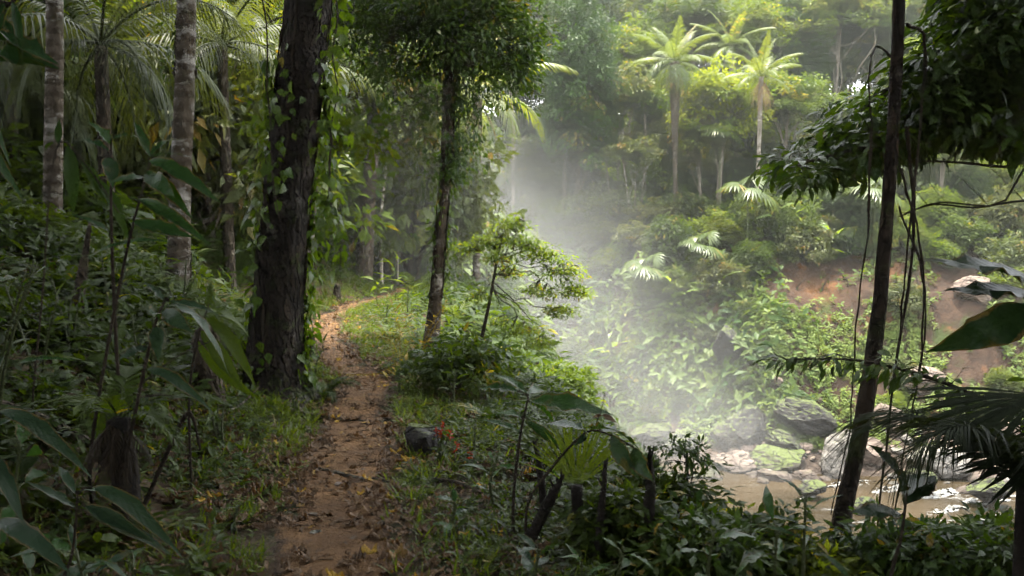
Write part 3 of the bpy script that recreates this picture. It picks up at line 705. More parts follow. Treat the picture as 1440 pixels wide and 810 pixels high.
# 2, 3 two slim pale trunks on the hill
b = foot(240, 11)
R2 = [.150, .132, .118, .108, .095]
t2, P2 = add_tree('pale_trunk_tree', 'slim pale trunk blotched with white lichen, nearer the massive trunk', b - [0, 0, .1], [b - [0, 0, .1], W(250, 390, 11), W(256, 260, 11), W(266, 110, 11), W(272, -40, 11), W(280, -330, 11.2), W(286, -600, 11.4)], R2, 'bark_pale', 'dark',
    [dict(C=(-3.6, 11.4, 9.6), R=(4.0, 4.0, 2.4), nlimb=8, nclump=170, nleaf=80, clump=(.7, .4), L=.22, T=FAR, limb_r=.08, start=.75)], 111, 14, .07, .25)
climber('climbing_vine', 'creeper of small leaves round the foot of the lichen-blotched pale trunk', P2, R2, 112, 'mid', 200, .10, SMALL, band=(.03, .22), side=-.2, spread=.14, stems=3)
climber('climbing_vine', 'leafy tuft of creeper high on the lichen-blotched pale trunk', P2, R2, 113, 'dark', 90, .10, SMALL, band=(.50, .60), spread=.10, stems=2)
b = foot(66, 12)
R3 = [.132, .118, .108, .102, .09]
t3, P3 = add_tree('pale_trunk_tree', 'slim grey trunk farthest up the hill behind the broad-leaved plants', b - [0, 0, .1], [b - [0, 0, .1], W(74, 330, 12), W(82, 160, 12), W(88, 0, 12), W(92, -300, 12.2), W(96, -560, 12.5)], R3, 'bark_pale', 'dark',
    [dict(C=(-6.4, 12.4, 9.2), R=(4.0, 4.0, 2.4), nlimb=8, nclump=170, nleaf=80, clump=(.7, .4), L=.22, T=FAR, limb_r=.08, start=.75)], 121, 14, .07, .2)

# 4 brown trunk where the path turns, 5 slender vine-hung tree, 6 small layered tree
b = foot(506, 26)
R4 = [.27, .235, .22, .20, .15]
t4, P4 = add_tree('brown_trunk_tree', 'straight brown trunk standing where the path bends out of sight', b - [0, 0, .1], [b - [0, 0, .1], W(512, 380, 26), W(518, 280, 26), W(527, 190, 26), W(534, 90, 26), W(540, -40, 26), W(545, -180, 26)], R4, 'bark_brown', 'olive',
    [dict(C=W(552, 150, 26), R=(1.7, 1.6, 1.15), nlimb=6, nclump=60, nleaf=110, clump=(.55, .32), L=.20, limb_r=.07, start=.55), dict(C=W(535, -30, 26), R=(2.9, 2.6, 2.4), nlimb=8, nclump=130, nleaf=110, clump=(.7, .45), L=.22, limb_r=.09, start=.62)], 131, 12, .10, .35)
climber('climbing_vine', 'creeper wrapped round the upper part of the brown trunk at the path bend', P4, R4, 132, 'dark', 330, .20, SMALL, band=(.34, .72), spread=.22, stems=3)
b = foot(603, 12.6)
R5 = [.105, .085, .08, .085, .10, .08]
t5, P5 = add_tree('vine_hung_tree', 'slender leaning tree with white-blotched stem and dark vine-hung crown at the gorge edge', b - [0, 0, .08], [b - [0, 0, .08], W(611, 430, 12.6), W(619, 330, 12.6), W(628, 220, 12.6), W(632, 110, 12.6), W(634, 30, 12.6), W(640, -90, 12.6), W(640, -190, 12.6)], R5, 'bark_blotch', 'canopy',
    [dict(C=W(646, 45, 12.6), R=(1.15, 1.05, 1.0), nlimb=7, nclump=95, nleaf=60, clump=(.33, .24), L=.11, T=SMALL, lo=-.95, limb_r=.05, start=.55, twig_r=.008),
     dict(C=W(572, 55, 12.9), R=(.85, .8, .85), nlimb=4, nclump=50, nleaf=58, clump=(.32, .30), L=.10, T=SMALL, lo=-.95, limb_r=.04, start=.6, twig_r=.007),
     dict(C=W(505, 20, 13.6), R=(.85, .8, .75), nlimb=4, nclump=46, nleaf=58, clump=(.34, .32), L=.10, T=SMALL, lo=-.95, limb_r=.035, start=.7, twig_r=.007),
     dict(C=W(712, 60, 12.4), R=(.50, .5, .62), nlimb=4, nclump=30, nleaf=58, clump=(.26, .26), L=.10, T=SMALL, lo=-.95, limb_r=.03, start=.6, twig_r=.006),
     dict(C=W(640, -110, 12.6), R=(1.6, 1.5, 1.0), nlimb=6, nclump=90, nleaf=58, clump=(.38, .26), L=.11, T=SMALL, lo=-.95, limb_r=.05, start=.7, twig_r=.008)], 141, 12, .14, .25)
climber('climbing_vine', 'bushy vine sheathing the slender leaning tree at the gorge edge', P5, R5, 142, 'vine', 700, .085, SMALL, band=(.16, .45), side=.2, spread=.07, stems=5)
climber('climbing_vine', 'thick leafy mantle of vine under the crown of the slender leaning tree', P5, R5, 147, 'canopy', 1900, .095, SMALL, band=(.38, .72), side=.2, spread=.26, stems=5, loose=.9)
for k, (px, py, L, lab) in enumerate([(616, 130, 1.6, 'bare vine hanging close on the path side of the slender leaning tree'), (648, 120, 1.3, 'thin vine hanging on the gorge side of the slender leaning tree'), (604, 250, 1.2, 'low slack vine beside the stem of the slender leaning tree')]):
    hang_strand('hanging_vine', lab, W(px, py, 12.5), L, 143 + k, 'dark', .07, 10, sway=.2, r=.006)
for k, (px, py, d, L_, n_, lab) in enumerate([(566, 95, 12.8, .75, 90, 'leafy vine strand hanging from the path side of the dark vine-hung crown'), (592, 110, 12.7, 1.0, 110, 'longest leafy strand under the path side of the dark vine-hung crown'), (660, 125, 12.4, .8, 110, 'leafy strand hanging just gorgeward of the slender leaning tree stem'), (690, 100, 12.5, .6, 80, 'short leafy strand under the gorge side of the dark vine-hung crown'), (728, 80, 12.4, .55, 80, 'outermost leafy strand on the gorge side of the dark vine-hung crown'), (530, 80, 13.4, .9, 100, 'leafy strand hanging between massive trunk and dark vine-hung crown'), (497, 70, 13.6, 1.1, 110, 'leafy strand hanging close past the massive trunk before the dark crown')]):
    hang_strand('hanging_vine', lab, W(px, py, d), L_, 190 + k, 'canopy', .095, n_, sway=.3, r=.006, T=SMALL, spread=.24)
b = foot(668, 13)
R6 = [.036, .031, .026, .021, .015, .009]
tp = [b - [0, 0, .05], W(672, 500, 13), W(684, 445, 13), W(692, 405, 13), W(698, 370, 13), W(706, 335, 13)]
cl = dict(nleaf=15, L=.075, T=SMALL, limb_r=.013, start=.42, twig_r=.0055, sides=5, droop=.12, upn=.35, fl=.5, tvar=.22)
t6, P6 = add_tree('layered_sapling', 'small spreading tree with flat layered yellow-green foliage in front of the mist', b - [0, 0, .05], tp, R6, 'twig', 'sunny',
    [dict(C=W(x, y, 13 + dz_), R=(rx * 1.3, rx * 1.2, rz * 1.8), nlimb=1, lo=-.45, nclump=int(nc * 2.2), clump=(.17, .05), **dict(cl, start=st_)) for x, y, dz_, rx, rz, nc, st_ in [(690, 342, .1, .20, .07, 12, .6), (722, 318, 0, .20, .07, 12, .7), (738, 346, -.15, .26, .08, 16, .6), (764, 362, .1, .24, .08, 15, .55), (792, 384, 0, .26, .09, 16, .5), (809, 416, -.1, .20, .11, 13, .45), (786, 442, .1, .20, .09, 11, .35), (760, 412, .15, .22, .07, 11, .4), (716, 384, .2, .20, .06, 9, .5), (658, 351, .1, .20, .05, 9, .6), (674, 417, 0, .16, .05, 6, .4), (700, 362, -.2, .2, .06, 9, .6), (734, 466, -.1, .22, .06, 11, .25), (758, 486, 0, .20, .06, 9, .2), (705, 455, .1, .12, .05, 5, .3)]], 151, 8, .1, .2, n=18)

# 13 mossy dark stem on the gorge side
b = foot(1182, 6)
R13 = [.078, .066, .056, .049, .043, .040, .038, .035, .03]
t13, P13 = add_tree('mossy_dark_tree', 'dark mossy stem crossing the whole view on the gorge side, hung with lianas', b - [0, 0, .1], [b - [0, 0, .1], W(1186, 790, 6), W(1214, 620, 6), W(1236, 460, 6), W(1246, 300, 6), W(1253, 100, 6), W(1256, -60, 6), W(1262, -400, 6), W(1268, -700, 6.2)], R13, 'bark_dark', 'dark',
    [dict(C=(2.9, 6.3, 7.4), R=(3.6, 3.6, 1.9), nlimb=8, nclump=210, nleaf=70, clump=(.6, .35), L=.18, T=SMALL, limb_r=.05, start=.72)], 161, 18, .26, .1, n=110)
LI = [((1266, 40), (1292, 60), (1290, 160), (1276, 330), (1268, 470), 'looping liana springing from the top of the dark mossy stem'),
      ((1270, 180), (1284, 330), (1262, 520), (1250, 660), (1240, 800), 'liana hanging close against the dark mossy stem down to the ground'),
      ((1262, 235), (1290, 330), (1300, 480), (1278, 640), (1262, 790), 'slack liana swinging away from the dark mossy stem toward the boulders'),
      ((1220, 180), (1218, 320), (1206, 470), (1200, 600), (1176, 730), 'straight thin liana hanging in front of the white boulder'),
      ((1250, 90), (1226, 70), (1216, 110), (1222, 190), (1218, 240), 'small curled liana near the top of the dark mossy stem'),
      ((1262, 290), (1296, 380), (1304, 470), (1286, 560), (1270, 610), 'short liana bowed out beside the middle of the dark mossy stem')]
for k, row in enumerate(LI):
    pts = [W(*q, 5.9 + .1 * ((k * 7 + i) % 3)) for i, q in enumerate(row[:-1])]
    g = G(); rr = rg(170 + k); P = curve(pts, 70); uu_ = np.linspace(0, 1, 70); P += .018 * np.stack([fbm(uu_ * 9 + k, 1.5, s=k), fbm(uu_ * 9 + k, 7.5, s=k), 0 * uu_], -1); o = P[0].copy()
    tube(g, P - o, .0065 * (1 + .5 * fbm(uu_ * 14, k * 3.3, s=2)) * (1.5 - .7 * uu_) * (1.3 if k in (0, 1) else .8), 7)
    tag(obj('liana', g, M['twig'], loc=o), row[-1], 'liana')

# the tree whose leafy boughs overhang on the gorge side
rng = rg(181)
b = foot(1650, 7.2); b0 = b - [0, 0, .15]
t = thing('overhanging_tree', 'tree with dark glossy boughs reaching across the dark mossy stem', 'tree', b0)
w = G(); lf = G()
P = curve([b0, b0 + [.1, 0, 3], b0 + [0, .1, 6], b0 + [-.4, .2, 9]], 20) - b0; tube(w, P, [.2, .16, .1, .06], 12, .5, .12, 3)
bough = lambda pts, r0: (tube(w, curve([np.asarray(q) - b0 for q in pts], 16), [r0, r0 * .6, r0 * .3], 6), curve([np.asarray(q) - b0 for q in pts], 16))[1]
B = [bough([b0 + [.02, 0, 3.6], W(1500, 200, 7), W(1400, 185, 6.8), W(1250, 200, 6.6), W(1120, 232, 6.6)], .035), bough([b0 + [.05, 0, 4.2], W(1500, 90, 7), W(1380, 80, 7), W(1270, 110, 6.9)], .03),
     bough([b0 + [.05, 0, 4.9], W(1520, -30, 7), W(1400, -20, 7), W(1320, 10, 7)], .03), bough([b0 + [.02, 0, 3.3], W(1520, 232, 6.7), W(1420, 236, 6.6), W(1340, 229, 6.5), W(1262, 226, 6.4)], .022),
     bough([b0 + [.02, 0, 2.8], W(1500, 275, 6.6), W(1400, 290, 6.4), W(1320, 285, 6.3), W(1270, 300, 6.2)], .012)]
from_poly = []
poly = [(1085, 232), (1150, 212), (1200, 150), (1240, 120), (1300, 60), (1330, -20), (1480, -60), (1480, 215), (1400, 205), (1330, 185), (1270, 225), (1180, 240), (1120, 258)]
def inpoly(x, y):
    c = False
    for a in range(len(poly)):
        (x1, y1), (x2, y2) = poly[a], poly[a - 1]
        if (y1 > y) != (y2 > y) and x < (x2 - x1) * (y - y1) / (y2 - y1) + x1: c = not c
    return c
while len(from_poly) < 250:
    x, y = rng.uniform(1080, 1480), rng.uniform(-60, 262)
    if inpoly(x, y): from_poly.append(W(x, y, rng.uniform(6.2, 8.2)) - b0)
cc = np.array(from_poly); S = np.vstack(B[:3])
for c in cc:
    a = S[np.argmin(((S - c) ** 2).sum(1))]
    tube(w, curve([a, (a + c) / 2 + rng.normal(0, .04, 3), c], 5), [.008, .004], 4)
nl = 38; ci = np.repeat(np.arange(len(cc)), nl); off = nrm(rng.normal(size=(len(ci), 3))) * (rng.uniform(0, 1, len(ci)) ** .5)[:, None] * [.27, .27, .13]
yd = nrm(off * [1, 1, .4]) + rng.normal(0, .4, off.shape); yd = nrm(yd); yd[:, 2] -= .35
inst(lf, MED, cc[ci] + off, yd, np.array([0, 0, 1.]) + rng.normal(0, .4, off.shape), .135 * rng.uniform(.6, 1.25, len(ci)), np.clip(.4 + rng.normal(0, .2, len(ci)), 0, .85))
# the rest of its crown, above the frame
crown(rng, w, lf, P, np.array([4.8, 7.4, 7.6]) - b0, (3.4, 3.2, 2.6), 8, 130, 70, (.6, .35), .17, SMALL, .4, .06, start=.6)
obj('trunk', w, M['twig'], t); obj('crown', lf, M['dark'], t)
# a thin bare bough that crosses lower down
g = G(); P = curve([W(1500, 300, 6.2), W(1440, 283, 6.2), W(1370, 292, 6.2), W(1310, 288, 6.3), W(1262, 305, 6.3)], 24); o = P[0].copy(); tube(g, P - o, [.011, .005], 6)
for q in (6, 10, 15, 18): tube(g, curve([P[q] - o, P[q] - o + [-.08, .03, .1], P[q] - o + [-.22, .02, .10 + .06 * (q % 4)]], 6), [.004, .002], 4)
tag(obj('bare_branch', g, M['twig'], loc=o), 'thin bare branch below the dark leafy boughs, touching the mossy stem', 'branch')

# ------------------------------------------------------------------ palms
def palm(name, label, base, trunk, radii, seed, L, nfr=16, mat='palm', bark='bark_grey', ll=.7, dead=0, elev=(1.35, -.45), curl=(.7, 1.5), n=26, lw=.05, droop=.55, group=None, color=None, az0=0.):
    rng = rg(seed); base = np.asarray(base, float); t = thing(name, label, 'palm', base, 0, group)
    w = G(); P = curve(np.asarray(trunk) - base, 24); tube(w, P, radii, 10, .5, .06, seed)
    obj('trunk', w, M[bark], t)
    top = P[-1]; lf = G()
    for i in range(nfr):
        f = i / max(nfr - 1, 1)
        pinnate(lf, rng, top + [0, 0, .05], az0 + i * 2.39996 + rng.normal(0, .15), L * rng.uniform(.85, 1.08) * (.75 + .25 * math.sin(PI * min(1, f + .25))), elev[0] + (elev[1] - elev[0]) * f + rng.normal(0, .08), curl[0] + (curl[1] - curl[0]) * f + rng.normal(0, .12), n, ll, lw, droop + .3 * f, np.clip(.72 - .35 * f + rng.normal(0, .1), 0, .95), .03 * L / 3, side=rng.normal(0, .15))
    obj('fronds', lf, M[mat], t, color=color)
    if dead:
        dg = G()
        for i in range(dead):
            pinnate(dg, rng, top - [0, 0, .1 + .15 * (i % 4)], i * 2.4, L * rng.uniform(.35, .65), -.9 + rng.normal(0, .12), .75, 16, .30, .035, .9, .5, .025)
        obj('dead_fronds', dg, M['straw'], t)
    return t
def palm_at(name, label, px, py_top, depth, lean, rad, seed, L, **kw):
    b = foot(px + lean, depth) - [0, 0, .2]; top = W(px, py_top, depth); m = (b + top) / 2 + [X(720 + lean * -.15, depth), 0, 0]
    return palm(name, label, b, [b, m, top], rad, seed, L, **kw)
palm_at('coconut_palm', 'tallest coconut palm with thick brown upper trunk on the far slope', 946, 92, 58, 4, [.20, .15, .15, .22, .32, .34], 201, 3.2, nfr=22, dead=14, bark='bark_brown', elev=(1.4, -.85), curl=(.6, 1.9), n=40, ll=.72, lw=.045)
palm_at('coconut_palm', 'bright coconut palm with star-shaped crown and dead fronds hanging down its trunk', 1066, 112, 54, -5, [.17, .13, .12, .14, .16], 202, 2.8, nfr=15, dead=14, bark='bark_grey', elev=(1.45, -.25), curl=(.5, 1.35), n=36, ll=.60, lw=.045, color=(1.05, 1., .8))
palm_at('coconut_palm', 'hazy coconut palm half hidden behind and between the two clear coconut palms', 1024, 70, 72, 3, [.2, .18, .2], 203, 3.6, nfr=18, dead=3, elev=(1.3, -.5), n=30, ll=.75, lw=.08)
palm_at('mist_palm', 'palm rising from the mist with long drooping yellowish fronds', 672, 138, 29, -3, [.12, .115, .12, .15, .16], 204, 3.5, nfr=15, dead=3, bark='bark_pale', elev=(1.25, -.5), curl=(.9, 1.9), n=34, ll=.62, lw=.055, color=(1.15, 1.05, .8), az0=.2)
palm_at('areca_palm', 'thin straight palm stem with small crown behind the bare branch', 1346, 222, 60, 0, [.22, .2], 206, 1.8, nfr=9, bark='bark_white', ll=.6, lw=.10)
for k, (px, py, dp, L, lab, az) in enumerate([(150, 70, 14, 2.9, 'understory palm between the two pale trunks with fronds arching down', .3), (20, 120, 15, 2.9, 'dim understory palm behind the slim grey trunk', 1.1), (318, 70, 17, 3.0, 'understory palm with curtain-like fronds between lichen trunk and massive trunk', .9), (205, -20, 20, 3.6, 'tall dim palm arching above the understory palms', .5), (400, 110, 21, 3.0, 'far understory palm half hidden by the massive trunk', 2.)]):
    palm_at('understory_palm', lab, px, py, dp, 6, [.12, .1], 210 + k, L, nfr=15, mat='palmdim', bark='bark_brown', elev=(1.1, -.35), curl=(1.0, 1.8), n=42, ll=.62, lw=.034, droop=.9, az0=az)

def fan_palm(name, label, base, h, nleaf, R, seed, mat='palm', n=20, color=None, span=4.4, lo=-.2, hi=1.2, pet=.8, w=.16, droop=.25, sr=.05):
    rng = rg(seed); t = thing(name, label, 'fan palm', base); st = G(); lf = G()
    tube(st, curve([(0, 0, -.1), (.02, 0, h * .5), (0, 0, h)], 8), [sr, sr * .8], 8)
    for i in range(nleaf):
        az = i * 2.4; el = lo + (hi - lo) * ((i * .618) % 1)
        d = np.array([math.cos(az) * math.cos(el), math.sin(az) * math.cos(el), math.sin(el)])
        P = curve([(0, 0, h), np.array([0, 0, h]) + d * pet * .6 + [0, 0, .05], np.array([0, 0, h]) + d * pet], 7); tube(st, P, [.014 * R * 1.3, .008 * R * 1.3], 5)
        fan(lf, rng, P[-1], d + [0, 0, -.35], np.array([0, 0, 1.]) + .3 * d, R * rng.uniform(.8, 1.1), n, span, np.clip(.6 + rng.normal(0, .12), 0, .85), w, droop)
    obj('stem', st, M['stem'], t); obj('fronds', lf, M[mat], t, color=color); return t
for k, (px, dp, h, R, n, lab) in enumerate([(988, 51, 2.2, 1.0, 11, 'fan palm with round pleated leaves above the banana clump'), (912, 51, 2.6, 1.0, 11, 'pale fan palm half veiled by mist on the cliff'), (1050, 52, 4.6, 1.2, 6, 'fan palm beside the foot of the star-crowned coconut palm'), (1228, 52, 3.4, 1.2, 10, 'fan palm just behind the dark mossy stem'), (768, 46, 3.4, 1.5, 10, 'fan palm fading into the thickest mist'), (1010, 58, 6, 1.1, 9, 'high fan palm between the trunks of the two coconut palms')]):
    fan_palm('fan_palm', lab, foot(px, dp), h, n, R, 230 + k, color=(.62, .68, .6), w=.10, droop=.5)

# ------------------------------------------------------------------ far forest: prototypes, then individual copies
class Proto:
    def __init__(self, name, cat, mat, leaf, build, seed, group):
        rng = rg(seed); self.group = group
        self.root = thing(name, '', cat, (0, 0, -900), 0, group); w = G(); lf = G(); build(rng, w, lf)
        obj('trunk', w, M[mat], self.root); obj('crown', lf, M[leaf], self.root); self.used = False
    def place(self, loc, rz, sc, label, color=None):
        if not self.used:
            self.used = True; r = self.root; r.location = [float(v) for v in loc]; r.rotation_euler = (0, 0, rz); r.scale = (sc,) * 3 if np.ndim(sc) == 0 else sc; r['label'] = label
            if color: r.children[1].color = (*color, 1)
            return r
        return dup(self.root, loc, rz, sc, label, self.group, color)
def stemline(rng, H, lean=.04): return curve([(0, 0, -.4), (rng.normal(0, lean) * H * .5, rng.normal(0, lean) * H * .5, H * .45), (rng.normal(0, lean) * H, rng.normal(0, lean) * H, H)], 20)
def b_dense(H, R, Cz, ncl, L, leaf_n=120, clump=(1.1, .75), tr=.26, droop=.5):
    def f(rng, w, lf):
        P = stemline(rng, H * .85); tube(w, P, [tr, tr * .8, tr * .3], 8, .5, .1, 2)
        crown(rng, w, lf, P, (P[-1][0] * .6, P[-1][1] * .6, Cz), R, 10, ncl, leaf_n, clump, L, FAR, droop, tr * .4, shell=.4, start=.2, lo=-.85)
    return f
def b_umbrella(H, R, ncl, L, tr=.24, leaf_n=100):
    def f(rng, w, lf):
        P = stemline(rng, H * .8); tube(w, P, [tr, tr * .85, tr * .5], 8, .5, .08, 4)
        crown(rng, w, lf, P, (P[-1][0], P[-1][1], H * .86), (R, R, H * .25), 11, int(ncl * 1.35), leaf_n, (.95, .50), L, FAR, .3, tr * .45, shell=.45, start=.5, lo=-.5, tvar=.22)
    return f
def b_forked(H):
    def f(rng, w, lf):
        for k, (dx, dy) in enumerate(((0, 0), (-.8, .3), (.5, .5))):
            P = curve([(dx * .4, dy, -.3), (dx * .6 + .5 * (k == 0), dy, H * .2), (dx * 1.1 + .9 * (k == 0), dy * 1.5, H * .55), (dx * 1.6 + 1.3 * (k == 0), dy * 2, H * .9)], 18)
            tube(w, P, [.085, .065, .03], 7, .5, .06, 3)
            crown(rng, w, lf, P, (P[-1][0], P[-1][1], H * .86), (1.7, 1.6, 1.9), 5, 34, 65, (.6, .32), .24, FAR, .3, .05, shell=.5, start=.5)
    return f
GF = 'trees of the hazy forest across the gorge'
DENSE = [Proto('evergreen_tree', 'tree', 'bark_brown', 'dark', b_dense(18, (3.4, 3.4, 6.6), 10.5, 150, .32, 170), 301, GF), Proto('evergreen_tree', 'tree', 'bark_brown', 'mid', b_dense(16, (3.8, 3.6, 5.4), 10, 140, .30, 170), 302, GF)]
BROAD = [Proto('spreading_tree', 'tree', 'bark_grey', 'light', b_umbrella(17, 5.2, 110, .34), 303, GF), Proto('spreading_tree', 'tree', 'bark_grey', 'mid', b_umbrella(15, 4.6, 100, .34), 304, GF)]
GREY = [Proto('grey_green_tree', 'tree', 'bark_grey', 'olive', b_dense(13, (3.0, 3.0, 4.2), 8, 110, .30, 100, (.9, .5), .2), 305, GF)]
YELL = [Proto('yellow_leaved_tree', 'tree', 'bark_grey', 'yellow', b_dense(10, (2.9, 2.9, 2.6), 7, 80, .34, 90, (.9, .4), .18, .2), 306, GF)]
FORK = [Proto('forked_tree', 'tree', 'bark_pale', 'olive', b_forked(9.5), 307, GF)]
GB = 'bushes on the far side of the gorge'
def b_bush(R, ncl, L, T=FAR, leaf_n=55, droop=.3, clump=(.42, .26)):
    def f(rng, w, lf):
        P = curve([(0, 0, -.3), (.05, 0, R[2] * .4), (0, .1, R[2] * .8)], 10); tube(w, P, [.06, .03], 6)
        crown(rng, w, lf, P, (0, 0, R[2] * .9), R, 9, ncl, leaf_n, clump, L, T, droop, .035, shell=.4, lo=-.5, start=.1)
    return f
BUSH = [Proto('bush', 'bush', 'twig', 'mid', b_bush((1.7, 1.6, 1.4), 90, .24), 311, GB), Proto('bush', 'bush', 'twig', 'light', b_bush((1.5, 1.5, 1.3), 85, .20, FAR, 60, .1), 312, GB), Proto('bush', 'bush', 'twig', 'herb', b_bush((1.5, 1.6, 1.6), 80, .34, FARN, 34, .6, (.5, .4)), 313, GB), Proto('bush', 'bush', 'twig', 'olive', b_bush((1.8, 1.6, 1.3), 85, .21), 314, GB)]

rng = rg(401)
zones = [(600, 'behind the slender leaning tree'), (668, 'behind the drooping mist palm'), (745, 'between the mist palm and the tall evergreen'), (812, 'in line with the thickest mist'), (878, 'behind the pale forked stems'), (932, 'beside the tallest coconut palm'), (985, 'between the tallest and the star-crowned coconut palm'), (1048, 'behind the star-crowned coconut palm'), (1120, 'above the tips of the dark boughs'), (1190, 'just before the dark mossy stem'), (1258, 'behind the dark mossy stem'), (1318, 'seen past the hanging lianas'), (1385, 'beyond the bare branch'), (1455, 'at the end of the far slope')]
words_ = {'d0': 'deep green column-shaped tree', 'd1': 'mid-green bushy-crowned tree', 'b0': 'pale green flat-topped tree', 'b1': 'grassy green umbrella tree', 'g0': 'grey-green loose-crowned tree', 'y0': 'yellow-leaved low tree', 'f0': 'pale-stemmed forked tree'}
protos = {'d0': DENSE[0], 'd1': DENSE[1], 'b0': BROAD[0], 'b1': BROAD[1], 'g0': GREY[0], 'y0': YELL[0], 'f0': FORK[0]}
rows = [('on the rim', 61, ['g0', 'd1', 'g0', 'd0', 'f0', 'g0', 'y0', 'd1', 'b1', 'g0', 'd1', 'b0', 'g0', 'b1'], .62), ('halfway up', 75, ['d1', 'b1', 'd0', 'd0', 'b0', 'd1', 'b1', 'b0', 'd0', 'b0', 'b1', 'd1', 'b0', 'd1'], .85), ('on the skyline', 94, ['d0', 'd1', 'b0', 'd0', 'd1', 'b1', 'd0', 'd1', 'b0', 'd0', 'd1', 'd0', 'b1', 'd0'], 1.2), ('on the last ridge', 106, ['d1', 'd0', 'd1', 'b1', 'd0', 'd1', 'b0', 'd1', 'd0', 'd0', 'd1', 'b1', 'd0', 'd1'], 1.3)]
for ri, (rw, dep, ks, sc) in enumerate(rows):
    for zi, ((zx, zw), kd) in enumerate(zip(zones, ks)):
        d = dep + rng.uniform(-4, 4); px = zx + rng.uniform(-18, 18) - (18 if ri in (1, 3) else 0)
        c = rng.uniform(.42, .82); col = (c * rng.uniform(.85, 1.05), c, c * rng.uniform(.85, 1.1))
        s = sc * rng.uniform(.9, 1.15)
        protos[kd].place(foot(px, d) - [0, 0, .2], rng.uniform(0, 6.3), (s, s, s * rng.uniform(.92, 1.12)), f'{words_[kd]} {rw}, {zw}', col)
# the named ones of the photo
DENSE[0].place(foot(806, 61) - [0, 0, .3], 1., (.80, .80, 1.0), 'dark tall evergreen overgrown with creepers, the most prominent tree above the mist', (.7, .8, .8))
FORK[0].place(foot(866, 62), .3, (1., 1., 1.05), 'cluster of pale forked stems with thin leaves above the cliff', (1.1, 1.1, 1.))
YELL[0].place(foot(1008, 59), 2., 1.05, 'tree tipped with yellow leaves between the coconut palm trunks', (.75, .95, .9))
YELL[0].place(foot(1320, 56), 1., .8, 'sunny yellow-green tree behind the tangle of lianas', (.75, 1., .9))
GREY[0].place(foot(985, 60), 2.6, (.62, .62, .7), 'grey-green tree of loose twigs rising in front of the tallest coconut palm', (1.15, 1.1, 1.05))

DENSE[1].place(foot(1165, 83) - [0, 0, .2], 1., (1.1, 1.1, 1.15), 'mid-green tree filling the gap above the tips of the dark boughs', (.8, .8, .75))
DENSE[0].place(foot(1222, 88) - [0, 0, .2], 2., (1.15, 1.15, 1.1), 'deep green tree closing the sky gap beside the dark mossy stem', (.9, .9, .85))
DENSE[0].place(foot(1108, 90) - [0, 0, .2], 2.6, (1.1, 1.1, 1.2), 'deep green tree right behind the star-crowned palm crown', (.9, .95, .85))
bz = [(700, 'in the mist below the drooping palm'), (745, 'in the thick of the mist'), (800, 'at the edge of the mist'), (850, 'under the pale forked stems'), (905, 'under the tallest coconut palm'), (950, 'beside the banana clump'), (1005, 'under the yellow-tipped tree'), (1055, 'at the foot of the star-crowned palm'), (1105, 'above the ochre scar'), (1150, 'over the dark slab'), (1195, 'above the white boulder'), (1262, 'behind the dark mossy stem'), (1310, 'past the lianas'), (1360, 'below the thin straight palm'), (1415, 'at the end of the bank')]
bw = ['round mid-green bush', 'sunlit pale green bush', 'coarse-leaved bush', 'dull olive bush']
for ri, (rw, dd) in ((5, ('clinging to the lower slope', 5.2)), (6, ('clinging to the slope', 7.4)), (7, ('sprawling below the rim', 11.6)), *enumerate((('hanging over the cliff', 9.6), ('growing on the rim', 14.5), ('pressed against the trees', 20.5), ('deep in the forest', 31), ('farthest up', 43)))):
    for zi, (zx, zw) in enumerate(bz):
        if ri in (0, 5, 6) and zi in (8, 9, 10, 12, 13): continue
        kd = (zi * 3 + ri * 2 + zi // 4) % 4; px = zx + rng.uniform(-15, 15)
        d0 = float(shore_y(X(px, 50))); d = d0 + dd + rng.uniform(-1.2, 1.2); s = rng.uniform(.85, 1.3) * (.72, 1., 1.25, 1.8, 2.2, .40, .48, .75)[ri]
        c = rng.uniform(.5, .92)
        BUSH[kd].place(foot(px, d) - [0, 0, .15], rng.uniform(0, 6.3), (s, s, s * rng.uniform(.85, 1.2)), f'{bw[kd]} {rw} {zw}', (c * rng.uniform(.9, 1.1), c, c))
# forest on the near hill, behind the path and the pale trunks
GH = 'trees of the shaded hill above the path'
GH0 = 'trees of the shaded hill above the path'
HILL = dict(d0=Proto('evergreen_tree', 'tree', 'bark_brown', 'dark', b_dense(17, (3.4, 3.4, 6.2), 9.5, 150, .19, 260, (1.0, .7)), 321, GH0), d1=Proto('evergreen_tree', 'tree', 'bark_brown', 'mid', b_dense(15, (3.6, 3.4, 5.4), 9, 150, .17, 280, (1., .6)), 322, GH0))
hz = [(-60, 20, 'd1', .62, 'dark tree at the very edge behind the slim grey trunk'), (30, 27, 'd0', .7, 'deep green tree behind the dim understory palm'), (120, 24, 'y0', .9, 'yellow-lit tree glowing behind the arching palm fronds'), (160, 33, 'd1', .8, 'mid-green tree filling the gap between the pale trunks'), (215, 29, 'd0', .75, 'deep green tree just behind the lichen-blotched trunk'), (300, 31, 'y0', .85, 'yellow-lit tree seen through the curtain-like palm fronds'), (330, 25, 'd1', .66, 'bushy dark tree close behind the massive trunk'), (385, 38, 'd0', .9, 'tall dark tree directly behind the massive trunk'), (455, 34, 'd1', .8, 'dull green tree between massive trunk and brown trunk'), (470, 46, 'y0', .95, 'yellow-leaved tree beyond the path bend'), (545, 44, 'd1', .85, 'bushy tree behind the brown trunk at the bend'), (585, 37, 'g0', .7, 'grey-green tree between brown trunk and slender leaning tree'), (500, 58, 'd0', 1., 'tall hazy evergreen above the end of the path'), (590, 64, 'd1', .95, 'hazy round-crowned tree far behind the slender leaning tree'), (430, 62, 'b1', 1., 'faint umbrella tree above the hill behind the brown trunk'), (60, 44, 'd1', 1., 'broad dark tree high on the shaded hill'), (260, 48, 'd0', 1., 'tallest dark tree on the crest of the shaded hill')]
